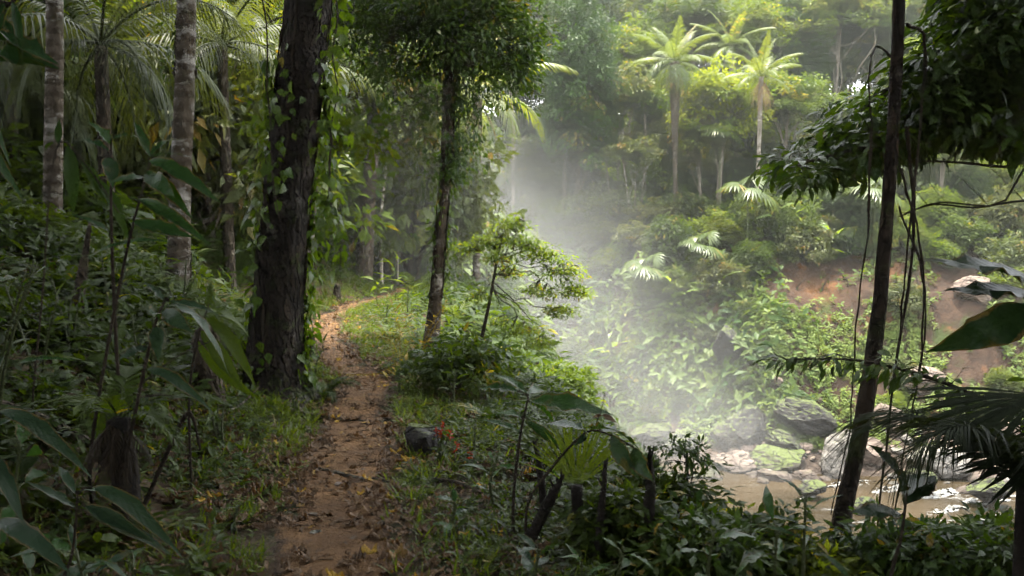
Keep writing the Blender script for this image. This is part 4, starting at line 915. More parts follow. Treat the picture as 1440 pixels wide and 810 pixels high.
for px, d, kd, s, lab in hz:
    r = HILL.get(kd, protos[kd]).place(foot(px, d) - [0, 0, .2], rng.uniform(0, 6.3), s, lab, (.9, .95, .9)); r['group'] = GH
hb = [(-30, 17), (40, 20), (105, 18), (150, 24), (190, 19), (235, 22), (290, 19), (325, 22), (350, 28), (410, 25), (440, 31), (470, 36), (545, 33), (575, 29), (120, 32), (30, 34), (230, 36), (300, 40), (600, 40), (640, 36), (520, 44), (440, 50), (90, 50), (180, 52), (-20, 46), (340, 56)]
hw = ['behind the slim grey trunk', 'between the two pale trunks', 'behind the lichen-blotched trunk', 'beside the massive trunk', 'behind the brown trunk', 'near the path bend', 'on the crest', 'under the understory palms']
seen_ = {}
for k, (px, d) in enumerate(hb):
    kd = (0, 3, 0, 1)[(k * 2 + k // 4) % 4]; s = rng.uniform(.9, 1.3) * (1 + d * .02); near_ = hw[0] if px < 90 else hw[1] if px < 200 else hw[2] if px < 310 else hw[3] if px < 450 else hw[4] if px < 580 else hw[5]
    how = 'low' if d < 20 else 'shaded' if d < 26 else 'middling' if d < 34 else 'distant' if d < 45 else 'farthest'
    r = BUSH[kd].place(foot(px, d) - [0, 0, .2], rng.uniform(0, 6.3), (s, s, s * rng.uniform(1., 1.5)), f'{how} {bw[kd]} on the hill {near_}' , (.95, 1., .95)); r['group'] = 'bushes of the shaded hill above the path'
# two thin pale stems right of the brown trunk
for k, (pts, r, lab) in enumerate([([(536, 310), (541, 260), (548, 200), (556, 120)], .055, 'thin leaning white stem just beside the brown trunk'), ([(559, 262), (557, 200), (556, 130), (556, 90)], .04, 'very thin upright stem left of the slender leaning tree'), ([(418, 420), (428, 370), (438, 320), (446, 200)], .07, 'pale slanting stem right behind the massive trunk')]):
    d = (27, 29, 12)[k]; b = foot(pts[0][0], d); w = [W(*q, d) for q in pts]; w = [b] + w if w[0][2] > b[2] + .1 else w
    add_tree('slim_sapling', lab, w[0], w, [r * 1.1, r, r * .7], 'bark_white' if k < 2 else 'bark_pale', 'yellow' if k == 0 else 'mid', [dict(C=w[-1], R=(.8, .8, .5), nlimb=3, nclump=14, nleaf=60, clump=(.35, .18), L=.18, limb_r=.02, start=.7)], 350 + k, 7, .05)
for k, (px, y0, y1, d, lab) in enumerate([(792, 255, 120, 62, 'bare brown stem among the creepers of the most prominent evergreen'), (905, 285, 150, 63, 'thin pale stem between the forked stems and the tallest coconut palm'), (978, 260, 130, 66, 'thin pale stem just gorgeward of the tallest coconut palm'), (1112, 300, 140, 64, 'slender pale stem behind the dead fronds of the star-crowned palm'), (1032, 300, 160, 68, 'slender grey stem midway between the two clear coconut palms'), (720, 250, 110, 60, 'slender stem rising out of the mist behind the sapling'), (1180, 290, 180, 62, 'slender stem seen under the tips of the dark boughs'), (1410, 300, 190, 64, 'slender stem at the end of the bank behind the bare branch')]):
    b = foot(px, d); q = [b, W(px + 2, (y0 + y1) / 2, d), W(px + 4 - (k % 3) * 5, y1, d)]
    add_tree('slim_sapling', lab, b, q, [.15, .12, .08], 'bark_grey' if k % 2 else 'bark_pale', 'mid' if k % 3 else 'light', [dict(C=q[-1], R=(1.7, 1.6, 1.3), nlimb=4, nclump=34, nleaf=70, clump=(.6, .35), L=.26, limb_r=.04, start=.7)], 370 + k, 7, .05, color=(.8, .85, .8))
# hazy mass of trees that closes the view
g = G(); rng = rg(420)
nt = 220; tx = rng.uniform(-75, 100, nt); ty = rng.uniform(108, 150, nt); tzv = terrain(tx, ty)
for a, b_, c in zip(tx, ty, tzv):
    H = rng.uniform(17, 26); k = 1000; d = randdir(rng, k); d[:, 2] = np.abs(d[:, 2]) * 1.2 - .3
    pos = np.array([a, b_, c + H * .6]) + d * np.array([4.5, 4.5, H * .42]) * (rng.uniform(.3, 1, k) ** .4)[:, None] * (1 + .35 * fbm(d[:, 0] * 2 + a, d[:, 1] * 2 + b_, d[:, 2] * 2, s=5))[:, None]
    inst(g, FAR, pos, d + rng.normal(0, .5, d.shape) - [0, 0, .3], np.array([0, 0, 1.]) + rng.normal(0, .5, d.shape), rng.uniform(.5, 1.1, k), np.clip(.45 + rng.normal(0, .12) + rng.normal(0, .12, k), 0, .85))
obj('distant_forest', g, M['mid'], kind='stuff')
# ------------------------------------------------------------------ rocks of the gorge
def rock(label, px, d, size, mat, seed, sink=.3, name='boulder', tilt=None, planes=9, depth=.72, group=None, rz=0., sub=4, dz=0.):
    sub += 1
    h = np.array([size[0] / F * d / 2, size[0] / F * d / 2 * size[2], size[1] / F * d / 2])
    o = bpy.data.objects.new(name, rock_mesh(name, rg(seed), h, M[mat], planes, sub, depth, .05, tilt)); COL.objects.link(o)
    o.location = foot(px, d) + [0, 0, h[2] * (1 - 2 * sink) + dz]; o.rotation_euler = (0, 0, rz)
    return tag(o, label, 'rock', group)
from mathutils import Euler
rock('tall pale boulder blotched with white lichen beside the dark mossy stem', 1186, 40.0, (64, 92, .9), 'rock_white', 501, .25, planes=12, tilt=Euler((0, .25, 0)))
rock('large dark angular slab tilted out of the green bank', 1140, 43.0, (104, 56, .8), 'rock_dark', 502, .42, planes=7, depth=.62, tilt=Euler((.1, .45, .3)), dz=.3)
rock('flat-topped dark slab wedged under the large tilted slab', 1112, 42.2, (90, 44, .8), 'rock_dark', 503, .42, planes=7, depth=.62, tilt=Euler((.1, .5, .2)))
rock('dark block jutting from the ferny bank at the edge of the mist', 1026, 46.4, (66, 58, .8), 'rock_dark', 504, .25, planes=8, depth=.65, tilt=Euler((.1, .3, .3)), dz=.6)
rock('steep lichen-spotted rock face half veiled by mist', 1058, 43.0, (88, 80, .7), 'rock_dark', 505, .38, planes=8, tilt=Euler((0, .35, .2)))
rock('low broad boulder cushioned with yellow-green moss at the waterside', 1094, 41.0, (96, 50, .9), 'rock_moss', 506, .32)
rock('mossy hump of rock at the misty waterline', 1040, 43.0, (80, 50, .9), 'rock_moss', 516, .25)
rock('flat brown rock lying in the shallows below the mossy boulders', 1040, 41.2, (76, 40, .8), 'rock_brown', 507, .3, planes=10)
rock('wide boulder with a white lichen cap beyond the river bend', 1330, 40.0, (88, 54, .9), 'rock_white', 508, .22, planes=10)
rock('grey-pink rounded boulder behind the dark mossy stem', 1256, 43.6, (46, 52, 1), 'rock_brown', 509, .2)
rock('brown block at the foot of the earthy bank past the lianas', 1300, 45, (66, 44, .9), 'rock_brown', 510, .3)
rock('broad brown boulder behind the young palm fronds', 1424, 41.8, (90, 66, .9), 'rock_brown', 511, .25)
rock('grey rock set in the grassy scree above the white-capped boulder', 1372, 47, (64, 44, .9), 'rock_brown', 512, .3)
rock('dim rock standing in the misty pool below the waterfall spray', 918, 44.6, (58, 40, .9), 'rock_dark', 513, .25)
rock('dark wet rock right below the dim misty pool', 962, 43.2, (50, 34, .9), 'rock_dark', 514, .3)
rock('square reddish rock next to the tall pale boulder on the river side', 1232, 41.0, (54, 52, .9), 'rock_brown', 515, .25, planes=7, depth=.66)
rock('low wet stone shelf between the misty waterline and the flat brown rock', 1000, 40.2, (92, 34, .8), 'rock_dark', 517, .25)
rock('brown stone just downstream of the flat brown rock', 1090, 39.6, (62, 40, .9), 'rock_brown', 518, .2)
rock('pinkish stone in the shallows in front of the tall pale boulder', 1140, 39.4, (54, 36, .9), 'rock_brown', 519, .2)
rock('dark stone in midstream just off the dim misty rock', 948, 40.0, (58, 30, .9), 'rock_dark', 521, .2)
rng = rg(520)
rocks_small = [rock_mesh('river_stone', rg(530 + k), (1, .85, .62), M['rock_brown'] if k % 3 else M['rock_white'], 10, 3, .74, .05) for k in range(6)]
for k in range(120):
    px = rng.uniform(1010, 1560); d = float(shore_y(X(px, 42))) + rng.uniform(-1.6, 4.5) - .2
    o = bpy.data.objects.new('river_stone', rocks_small[k % 6]); COL.objects.link(o)
    s = rng.choice([.22, .32, .45, .62], p=[.35, .35, .2, .1]) * rng.uniform(.8, 1.25)
    f = foot(px, d); f[2] = max(f[2], WATER - .1)
    o.location = f + [0, 0, s * .2]; o.scale = (s, s, s * rng.uniform(.8, 1.2)); o.rotation_euler = (rng.normal(0, .2), rng.normal(0, .2), rng.uniform(0, 6.3))
    tag(o, 'loose stone lying among the cobbles at the river edge', 'stone', 'loose stones along the far river edge')
# stones lying in the rapid
for k, (px, d, w_, lab) in enumerate([(1150, 36.5, 40, 'wet stone breaking the current beside the dark mossy stem'), (1300, 37, 52, 'dark stone splitting the white rapid'), (1226, 34.5, 40, 'small rounded stone in the brown water below the rapid'), (1400, 35.5, 60, 'dark wet boulder in the foaming water behind the young palm')]):
    rock(lab, px, d, (w_, w_ * .7, .9), 'rock_dark', 560 + k, .0, name='river_boulder', dz=.75)
# white water over the stones: churned, lumpy sheets
def foam(label, px, d, w_, dp, seed):
    rng = rg(seed); nx_, ny_ = 110, 34; u, v = np.meshgrid(np.linspace(-1, 1, nx_), np.linspace(-1, 1, ny_))
    e = np.clip(1 - (np.abs(u) ** 3 + np.abs(v) ** 3) ** (1 / 3) + .35 * fbm(u * 3 + seed, v * 2, s=seed), 0, 1)
    z = -.07 + e * (.24 + .20 * fbm(u * w_ * 1.6, v * dp * 3, s=seed + 1)) ; x0 = X(px, d)
    x = u * w_ / 2; y = v * dp / 2 + .35 * np.sin(u * 2)
    g = G(); i = np.arange(ny_ - 1)[:, None]; j = np.arange(nx_ - 1)[None]
    g.add(np.stack([x, y, z], -1), np.stack([i * nx_ + j, i * nx_ + j + 1, (i + 1) * nx_ + j + 1, (i + 1) * nx_ + j], -1).reshape(-1, 4)[((fbm(u * w_ * 1.5, v * dp * 5, s=seed + 5) + e * .5)[:-1, :-1] > .22).ravel()])
    o = obj('rapids', g, M['foam'], loc=(float(x0), d, WATER), kind='stuff')
k = N('white_water'); n = k.noise(3, 6, .7); M['foam'] = k.done(k.princ(k.mix(k.ramp(n, .3, .6), (.07, .06, .042), (.22, .22, .205)), .55, k.bump(n, .8, .1), .3))
for k, a in enumerate([(1200, 38.6, 3.2, .9), (1262, 37.8, 3.2, 1.0), (1330, 37.0, 3.6, 1.1), (1410, 36.2, 4., 1.2), (1140, 36.4, 1.6, .5), (1400, 33.5, 4.4, .9), (1345, 34.8, 2.6, .6), (1480, 35, 4, 1.2)]): foam('', *a, 570 + k)

# ------------------------------------------------------------------ broad-leaved plants
UP = np.array([0, 0, 1.])
def broad(name, label, base, h, n, L, T, mat, seed, cat='plant', lean=(0, 0), stems=1, el=(.2, .9), pet=.25, sr=.012, low=.25, group=None, color=None, stem_mat='stem', splay=.25):
    rng = rg(seed); t = thing(name, label, cat, np.asarray(base) - [0, 0, .02], 0, group); st = G(); lf = G()
    for s in range(stems):
        a = s * 2.4 + rng.uniform(0, 6); dx = np.array([lean[0] + splay * math.cos(a) * (stems > 1), lean[1] + splay * math.sin(a) * (stems > 1)]) * h
        hh = h * rng.uniform(.75, 1.05) if stems > 1 else h
        P = curve([(0, 0, -.05), (dx[0] * .35 + rng.normal(0, .02), dx[1] * .35, hh * .5), (dx[0], dx[1], hh)], 14); tube(st, P, [sr, sr * .75, sr * .4], 6, .5)
        m = max(1, n // stems)
        for i in range(m):
            f = low + (1 - low) * (i + .6) / m; p = P[min(13, int(f * 13))]
            az = i * 2.39996 + rng.normal(0, .3) + s; e = el[0] + (el[1] - el[0]) * f + rng.normal(0, .18)
            d = np.array([math.cos(az) * math.cos(e), math.sin(az) * math.cos(e), math.sin(e)])
            q = p + d * pet * L * 1.2 + [0, 0, .1 * pet * L]
            tube(st, curve([p, (p + q) / 2 + [0, 0, .05 * L], q], 5), [sr * .45, sr * .3], 4, .6)
            inst(lf, T, q, d + [0, 0, -.15 - .25 * rng.uniform()], UP + rng.normal(0, .25, 3), L * rng.uniform(.7, 1.15) * (1 - .25 * f), np.clip(.5 + rng.normal(0, .17), 0, .85))
    obj('stem', st, M[stem_mat], t); obj('leaves', lf, M[mat], t, color=color); return t
def explicit(name, label, stem, leaves, mat, seed, cat='plant', r=.012, depth=4.5, extra=None, stem_mat='twig', sticks=()):
    """stem: [(px,py,d)...] from the ground up; leaves: (px,py,d, px,py,d, template, roll, tint)"""
    rng = rg(seed); S = [W(*q) for q in stem]
    f0 = np.array([S[0][0], S[0][1], tz(S[0][0], S[0][1]) - .03])
    if S[0][2] > f0[2] + .05: S = [f0] + S
    o = S[0]; t = thing(name, label, cat, o); st = G(); lf = G()
    P = curve([s - o for s in S], 24); tube(st, P, [r, r * .8, r * .45], 7, .4, .1, seed)
    for s in sticks: tube(st, curve([W(*q) - o for q in s], 10), [r * .4, r * .2], 5, .4)
    for (a, b, c, d_, e, f, T, roll, ti) in leaves:
        p, q = W(a, b, c) - o, W(d_, e, f) - o
        near = P[np.argmin(((P - p) ** 2).sum(1))]; tube(st, curve([near, (near + p) / 2 + [0, 0, .01], p], 5), [r * .35, r * .28], 5, .5)
        y = q - p; L = np.linalg.norm(y); u = UP + np.array([roll, -.55, 0])
        inst(lf, T, p, y + [0, 0, .22 * L], u, L * 1.05, ti)
    obj('stem', st, M[stem_mat], t); obj('leaves', lf, M[mat], t); return t

explicit('broadleaf_sapling', 'young sapling with a few long broad leaves standing above the spiky palm', [(722, 705, 4.7), (731, 620, 4.7), (743, 560, 4.7)],
    [(741, 556, 4.7, 704, 518, 4.75, BIG, .3, .6), (745, 566, 4.7, 836, 582, 4.5, BIG, -.2, .5), (728, 552, 4.72, 676, 550, 4.8, BIG, .3, .4), (745, 568, 4.7, 780, 590, 4.9, LANCE, -.3, .5), (742, 594, 4.68, 776, 632, 4.6, BIG, -1., .15), (743, 556, 4.7, 778, 546, 4.9, BIG, .2, .6), (733, 590, 4.72, 680, 575, 4.9, BIG, .3, .7), (732, 612, 4.7, 690, 600, 4.5, LANCE, .4, .5), (736, 640, 4.7, 786, 652, 4.9, LANCE, -.4, .7)], 'glossy', 601, cat='sapling', r=.011)
explicit('drooping_plant', 'arching plant with large hanging leaves over the rotten stumps', [(742, 716, 4.5), (775, 664, 4.5), (812, 622, 4.48), (836, 608, 4.46), (872, 620, 4.42), (898, 636, 4.38)],
    [(862, 614, 4.43, 880, 674, 4.3, BIGW, -1.2, .35), (893, 632, 4.4, 906, 686, 4.3, BIGW, -1.2, .3), (832, 607, 4.46, 862, 614, 4.2, BIG, .3, .7), (826, 612, 4.46, 808, 598, 4.2, BIG, .3, .6), (824, 614, 4.46, 818, 630, 4.4, BIGW, .6, .2), (846, 609, 4.45, 900, 622, 4.7, LANCE, -.2, .4)], 'bluish', 602, r=.008, sticks=[((836, 608, 4.46), (846, 580, 4.46), (852, 555, 4.46))])
g = G(); inst(g, BIGW, [(0, 0, 0)], [(1, 0, -.25)], [(0, -.7, .6)], .085, .25); inst(g, BIGW, [(0, 0, 0)], [(-.3, 0, -.02)], [(0, -.7, .6)], .05, .3)
tag(obj('curled_leaf', g, M['dead'], loc=W(848, 586, 4.46)), 'curled dead brown leaf caught on the thin stalk of the arching plant', 'leaf')
# spiky palm seedling
t = thing('palm_seedling', 'spiky bright palm seedling with stiff upright blades among the rotten stumps', 'palm', foot(812, 4.6) - [0, 0, .03]); st = G(); lf = G(); rng = rg(603)
hh = W(812, 688, 4.6)[2] - t.location[2]
tube(st, curve([(0, 0, 0), (.01, 0, hh * .5), (0, 0, hh)], 8), [.045, .035, .03], 8, .3)
for k, (ax, ay, R, n, sp) in enumerate(((-.3, 0, .42, 9, 1.1), (.2, .1, .42, 9, 1.1), (-.05, -.25, .36, 8, 1.3), (.55, .25, .38, 9, 1.0), (-.6, .2, .34, 8, 1.0), (.1, .4, .4, 8, 1.2))):
    d = nrm(np.array([ax, ay, 1.])); fan(lf, rng, np.array([0, 0, hh - .02]) + d * .03, d, np.array([.2 * ax, -1., .2]), R, n, sp, .55, .023, .16)
obj('stem', st, M['char'], t); obj('fronds', lf, M['grass'], t)
# rotten stumps
def stump(label, pts, d, r, seed, mat='char', spikes=3, name='rotten_stump', cat='stump'):
    rng = rg(seed); S = [W(*q, d) for q in pts]; dz_ = S[1][2] - S[0][2]; ex = S[0][0] - (S[1][0] - S[0][0]) / max(dz_, .02) * np.clip(S[0][2] - tz(S[0][0], S[0][1]), 0, .4); f = np.array([ex, S[0][1], tz(ex, S[0][1]) - .05])
    S = [f] + S if S[0][2] > f[2] else S
    g = G(); o = S[0]; P = curve([s - o for s in S], 26); tube(g, P, r, 12, .5, .42, seed)
    for k in range(spikes):
        a = rng.uniform(0, 6.3); q = P[-3 - 3 * k]; tube(g, curve([q, q + [.018 * math.cos(a), .018 * math.sin(a), .02], q + [.03 * math.cos(a), .03 * math.sin(a), .06 * rng.uniform(.5, 1.2)]], 5), [.012, .002], 5)
    return tag(obj(name, g, M[mat], loc=o), label, cat)
stump('slanting pointed rotten stump left of the palm seedling', [(770, 716), (782, 694), (794, 672)], 4.5, [.030, .028, .022, .005], 611)
stump('upright forked rotten stump just past the palm seedling', [(848, 725), (851, 690), (853, 652)], 4.4, [.026, .02, .015, .007], 612)
stump('tallest rotten stump, a black spike standing apart at the gorge rim', [(915, 755), (917, 690), (916, 632)], 4.4, [.018, .024, .03, .027, .02, .005], 613, spikes=4)
stump('short dark stub behind the young sapling', [(760, 668), (757, 645), (750, 622)], 5.0, [.022, .018, .006], 614, spikes=1)
# mossy wedge of stone by the path, red flowers, fallen stick
o = bpy.data.objects.new('mossy_stone', rock_mesh('mossy_stone', rg(627), (.20, .20, .22), M['rock_dark'], 5, 5, .5, .05, Euler((.2, -.4, .4)))); COL.objects.link(o)
o.location = foot(592, 6.4) + [0, 0, .12]; tag(o, 'dark wedge-shaped mossy stone on the verge beside the path', 'stone')
t = thing('red_flowers', 'low plant with several red blossoms behind the mossy wedge-shaped stone', 'flowers', foot(616, 6.1)); st = G(); lf = G(); fl = []
rng = rg(622); z0 = t.location[2]
for k, (px, py) in enumerate([(614, 606), (624, 599), (632, 612), (641, 627), (662, 640), (620, 613)]):
    q = W(px, py, 6.1) - np.array(t.location); tube(st, curve([(0, 0, 0), q * [.5, .5, .6], q], 8), [.006, .003], 5)
    for i in range(4): inst(lf, SMALL, q * (.3 + .15 * i), randdir(rng, 1, .1), UP + rng.normal(0, .2, 3), .10, .5)
    b = G(); 
    for i in range(11): inst(b, SMALL, q + [0, 0, -.004 * i], randdir(rng, 1, .1, .7), randdir(rng, 1), .034, rng.uniform())
    fl.append(b)
obj('stem', st, M['stem'], t); obj('leaves', lf, M['herb'], t)
for b in fl: obj('blossom', b, M['red'], t)
def stick(name, label, pts, r, mat='twig', cat='stick'):
    P = curve([np.asarray(q) for q in pts], 20); o = P[0].copy(); g = G(); tube(g, P - o, [r, r * .8, r * .45], 7, .5, .2, 4)
    return tag(obj(name, g, M[mat], loc=o), label, cat)
onground = lambda px, d, dz=.03: foot(px, d) + [0, 0, dz]
stick('fallen_stick', 'bare stick lying on the verge between path and young sapling', [onground(606, 5.6, .05), onground(640, 5.5, .07), onground(676, 5.35, .05)], .013)
stick('fallen_stick', 'pale dry twig leaning in the grass beside the massive trunk', [onground(300, 6.6, .02), onground(335, 6.9, .12), onground(362, 7.2, .25)], .010, 'bark_brown')
# sunlight streak across the path, shaped as a yellow frond, and yellow growth beside it
t = thing('sun_streak_frond', 'streak of sunlight shaped as a golden frond across the path at its narrow bend', 'frond', foot(462, 10.0) + [0, 0, .03]); lf = G(); o = np.array(t.location)
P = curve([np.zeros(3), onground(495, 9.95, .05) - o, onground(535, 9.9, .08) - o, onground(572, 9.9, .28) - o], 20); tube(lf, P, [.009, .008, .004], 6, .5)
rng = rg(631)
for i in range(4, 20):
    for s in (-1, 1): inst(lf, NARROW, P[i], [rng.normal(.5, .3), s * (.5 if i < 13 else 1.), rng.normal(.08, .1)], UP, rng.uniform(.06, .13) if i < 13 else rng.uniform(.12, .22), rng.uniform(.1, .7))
obj('leaves', lf, M['goldleaf_and_sun_streak'], t)  # leaf shapes that make up the sunlight streak
for k, (px, d, h, n, lab) in enumerate([(560, 10.8, .5, 22, 'clump of yellow-tipped stalks beside the golden sunlight streak'), (590, 11.9, .8, 30, 'thin yellowing stalks leaning round the foot of the slender tree'), (552, 12.6, .6, 18, 'yellowish tuft on the verge behind the golden sunlight streak')]):
    broad('yellow_herb', lab, foot(px, d), h, n, .20, NARROW, 'goldleaf_and_sun_streak' if k else 'yellow', 640 + k, stems=7, splay=.5, sr=.004, pet=.1, stem_mat='goldleaf_and_sun_streak')

rng = rg(650)
for k in range(26):
    y = rng.uniform(3.6, 12); x = path_x(y) + rng.normal(0, .17)
    o = bpy.data.objects.new('path_stone', rocks_small[k % 6]); COL.objects.link(o); s = rng.uniform(.012, .035)
    o.location = (float(x), y, tz(float(x), y) + .012); o.scale = (s * 1.3, s, s * .7); o.rotation_euler = (0, 0, rng.uniform(0, 6)); tag(o, 'small stone trodden into the earth of the path', 'stone', 'stones in the path')
for k, (a, b_, lab) in enumerate([((398, 8.0), (520, 7.4), 'root of the massive trunk running out into the path'), ((402, 8.1), (470, 6.3), 'root of the massive trunk snaking down the path edge'), ((450, 6.0), (560, 5.6), 'worn root crossing the path nearest the camera')]):
    A, B = foot(*a), foot(*b_); rr = rg(655 + k); P = np.array([A + (B - A) * u + np.array([rr.normal(0, .05), rr.normal(0, .06), 0]) for u in np.linspace(0, 1, 7)])
    P[:, 2] = terrain(P[:, 0], P[:, 1]) + .012; P = curve(P, 30); o = P[0].copy(); g = G(); tube(g, P - o, [(.06, .04, .008), (.05, .03, .008), (.018, .022, .010)][k], 10, .5, .25, k)
    tag(obj('tree_root', g, M['bark_brown'], loc=o), lab, 'root')
for k, (px, py, L_, lab) in enumerate([(1128, 408, 2.2, 'root dangling over the ochre scar on its mist side'), (1160, 404, 2.8, 'longest root dangling down the middle of the ochre scar'), (1180, 410, 1.8, 'short root at the side of the ochre scar near the dark mossy stem'), (1290, 400, 2.4, 'root hanging over the bare bank past the lianas'), (1345, 404, 2., 'root hanging from the bare bank below the thin straight palm'), (1400, 410, 2.2, 'root hanging from the bare bank beyond the huge smooth leaves')]):
    d = float(shore_y(X(px, 48))) + 10.2; p = foot(px, d); hang_strand('hanging_root', lab, p + [0, -.6, .4], L_, 660 + k, 'dark', .2, 16, cat='root', sway=.5, r=.04, T=FAR, spread=.3)

# ---- gorge side of the view, close by
explicit('giant_leaf_plant', 'dark plant with huge smooth leaves reaching in past the river view', [(1560, 900, 3.3), (1540, 640, 3.3), (1500, 480, 3.3), (1470, 400, 3.3)],
    [(1465, 398, 3.3, 1326, 378, 3.2, BIG, .3, .15), (1470, 420, 3.3, 1350, 420, 3.2, BIG, .3, .1), (1452, 428, 3.3, 1388, 520, 3.15, BIGW, 1.2, .1), (1470, 410, 3.3, 1540, 420, 3.4, BIG, 0, .2)], 'shade', 651, r=.018)
explicit('lobed_leaf_plant', 'dark plant with a tall notched leaf standing before the rapids', [(1262, 850, 3.7), (1278, 760, 3.7), (1284, 700, 3.7)],
    [(1284, 698, 3.7, 1242, 626, 3.65, BIGW, .2, .25), (1283, 705, 3.7, 1300, 655, 3.9, BIGW, -.8, .2), (1280, 716, 3.7, 1340, 690, 3.9, BIG, -.5, .2), (1278, 730, 3.7, 1222, 738, 3.5, BIG, .3, .3)], 'shade', 652, r=.010)
rng = rg(653)
b = foot(1540, 5.3)
t = thing('arching_shrub', 'shrub with one long leafy branch arching level across the dark mossy stem', 'shrub', b - [0, 0, .05]); st = G(); lf = G(); o = np.array(t.location)
P = curve([(0, 0, 0), W(1500, 650, 5.3) - o, W(1400, 572, 5.3) - o, W(1310, 532, 5.35) - o, W(1210, 508, 5.4) - o, W(1105, 506, 5.4) - o], 60); tube(st, P, [.022, .016, .010, .004], 7)
for i in range(16, 60):
    for s in (-1, 1):
        for q in range(2):
            a = P[i] + rng.normal(0, .015, 3); side = np.array([rng.normal(-.35, .4), s * rng.uniform(.2, .9), rng.normal(.0, .3)])
            tw = a + nrm(side) * rng.uniform(.02, .14) * (1.3 if i < 48 else .8)
            tube(st, [a, tw], [.003, .002], 4); inst(lf, MED, tw, nrm(side) + [rng.normal(-.2, .3), 0, -.55], UP + rng.normal(0, .4, 3), .105 * rng.uniform(.6, 1.2), np.clip(rng.normal(.45, .2), 0, .85))
obj('stem', st, M['twig'], t); obj('leaves', lf, M['dark'], t)
def fern(name, label, base, n, L, seed, mat='herb', el=(.5, 1.2), curl=1.5, nl=22, ll=.22, lw=.026, droop=.25, cat='fern', color=None, stem_h=0., group=None, az0=0.):
    rng = rg(seed); t = thing(name, label, cat, base, 0, group); lf = G()
    for i in range(n):
        pinnate(lf, rng, np.array([0, 0, stem_h]), az0 + i * 2.4 + rng.normal(0, .2), L * rng.uniform(.75, 1.1), rng.uniform(*el), curl * rng.uniform(.8, 1.2), nl, ll * L, lw, droop, np.clip(.5 + rng.normal(0, .15), 0, .85), .008 * max(L, .6), .1)
    if stem_h:
        st = G(); tube(st, curve([(0, 0, -.1), (.01, .01, stem_h * .5), (0, 0, stem_h + .03)], 12), [.045 * L, .035 * L, .03 * L], 10, .5, .25, seed); obj('stem', st, M['char'], t)
    obj('fronds', lf, M[mat], t, color=color); return t
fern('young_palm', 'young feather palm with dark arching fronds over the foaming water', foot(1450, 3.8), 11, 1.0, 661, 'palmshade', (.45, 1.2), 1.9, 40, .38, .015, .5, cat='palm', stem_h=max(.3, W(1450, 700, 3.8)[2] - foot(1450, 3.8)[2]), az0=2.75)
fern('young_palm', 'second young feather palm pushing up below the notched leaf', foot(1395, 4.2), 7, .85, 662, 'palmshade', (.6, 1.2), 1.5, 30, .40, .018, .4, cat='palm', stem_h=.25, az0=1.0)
b = foot(1530, 3.9); t = thing('fan_palm', 'fan palm at the rim with long dark blades pointing at the white-capped boulder', 'fan palm', b); st = G(); lf = G(); rng = rg(663); o = np.array(b)
for k, (px, py, d, dx, dz, R) in enumerate([(1468, 560, 3.9, -1, -.16, .55), (1500, 640, 3.8, -1, .05, .5)]):
    c = W(px, py, d) - o; tube(st, curve([(0, 0, 0), c * [.6, .6, .7], c], 10), [.012, .008], 5); fan(lf, rng, c, np.array([dx, -.1, dz]), np.array([0, -.5, 1.]), R, 15, 1.1, .2, .05, .15)
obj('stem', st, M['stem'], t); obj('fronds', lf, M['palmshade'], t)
def bush_at(name, label, px, d, R, ncl, L, mat, seed, nleaf=45, T=SMALL, clump=(.14, .09), dz=0., droop=.25, cat='bush', color=None, lo=-.4, limb=.014, nl=8, leg=0.):
    rng = rg(seed); b = foot(px, d) - [0, 0, .03]; t = thing(name, label, cat, b); w = G(); lf = G(); R = np.asarray(R, float)
    P = curve([(0, 0, 0), (.02, .01, leg + R[2] * .5), (0, .02, leg + R[2])], 10); tube(w, P, [limb * 1.5, limb], 6)
    crown(rng, w, lf, P, (0, 0, leg + R[2] * .8 + dz), R, nl, ncl, nleaf, clump, L, T, droop, limb, shell=.4, lo=lo, start=.15)
    obj('stem', w, M['twig'], t); obj('leaves', lf, M[mat], t, color=color); return t
bush_at('twiggy_shrub', 'airy twiggy shrub with tiny leaves standing up against the pale water', 966, 5.0, (.17, .15, .17), 16, .045, 'dark', 671, 22, clump=(.07, .05), leg=.42, limb=.006, cat='shrub')
bush_at('round_bush', 'rounded bright green bush at the rim under the mossy boulders', 1034, 5.6, (.48, .40, .26), 70, .07, 'light', 672, 55, clump=(.14, .08), leg=.0)
bush_at('round_bush', 'dense green bush below the round bright bush', 930, 4.9, (.34, .3, .22), 50, .075, 'herb', 673, 50, clump=(.13, .09), leg=.05)
bush_at('round_bush', 'leafy bush at the very foot of the dark mossy stem', 1120, 5.0, (.32, .3, .18), 40, .08, 'herb', 674, 45, clump=(.13, .09), leg=.0)
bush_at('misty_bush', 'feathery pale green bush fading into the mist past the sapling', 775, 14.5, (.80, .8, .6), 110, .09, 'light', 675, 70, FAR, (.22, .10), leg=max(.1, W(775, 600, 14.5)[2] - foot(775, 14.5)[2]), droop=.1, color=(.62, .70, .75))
bush_at('dark_shrub', 'dark glossy shrub at the foot of the small layered tree', 655, 10.2, (.55, .45, .30), 40, .12, 'dark', 676, 26, MED, (.18, .14), leg=.0)
bush_at('dark_shrub', 'low dark shrub on the rim below the glossy shrub', 640, 9.0, (.50, .45, .30), 45, .10, 'herb', 677, 40, SMALL, (.16, .10), leg=.05)
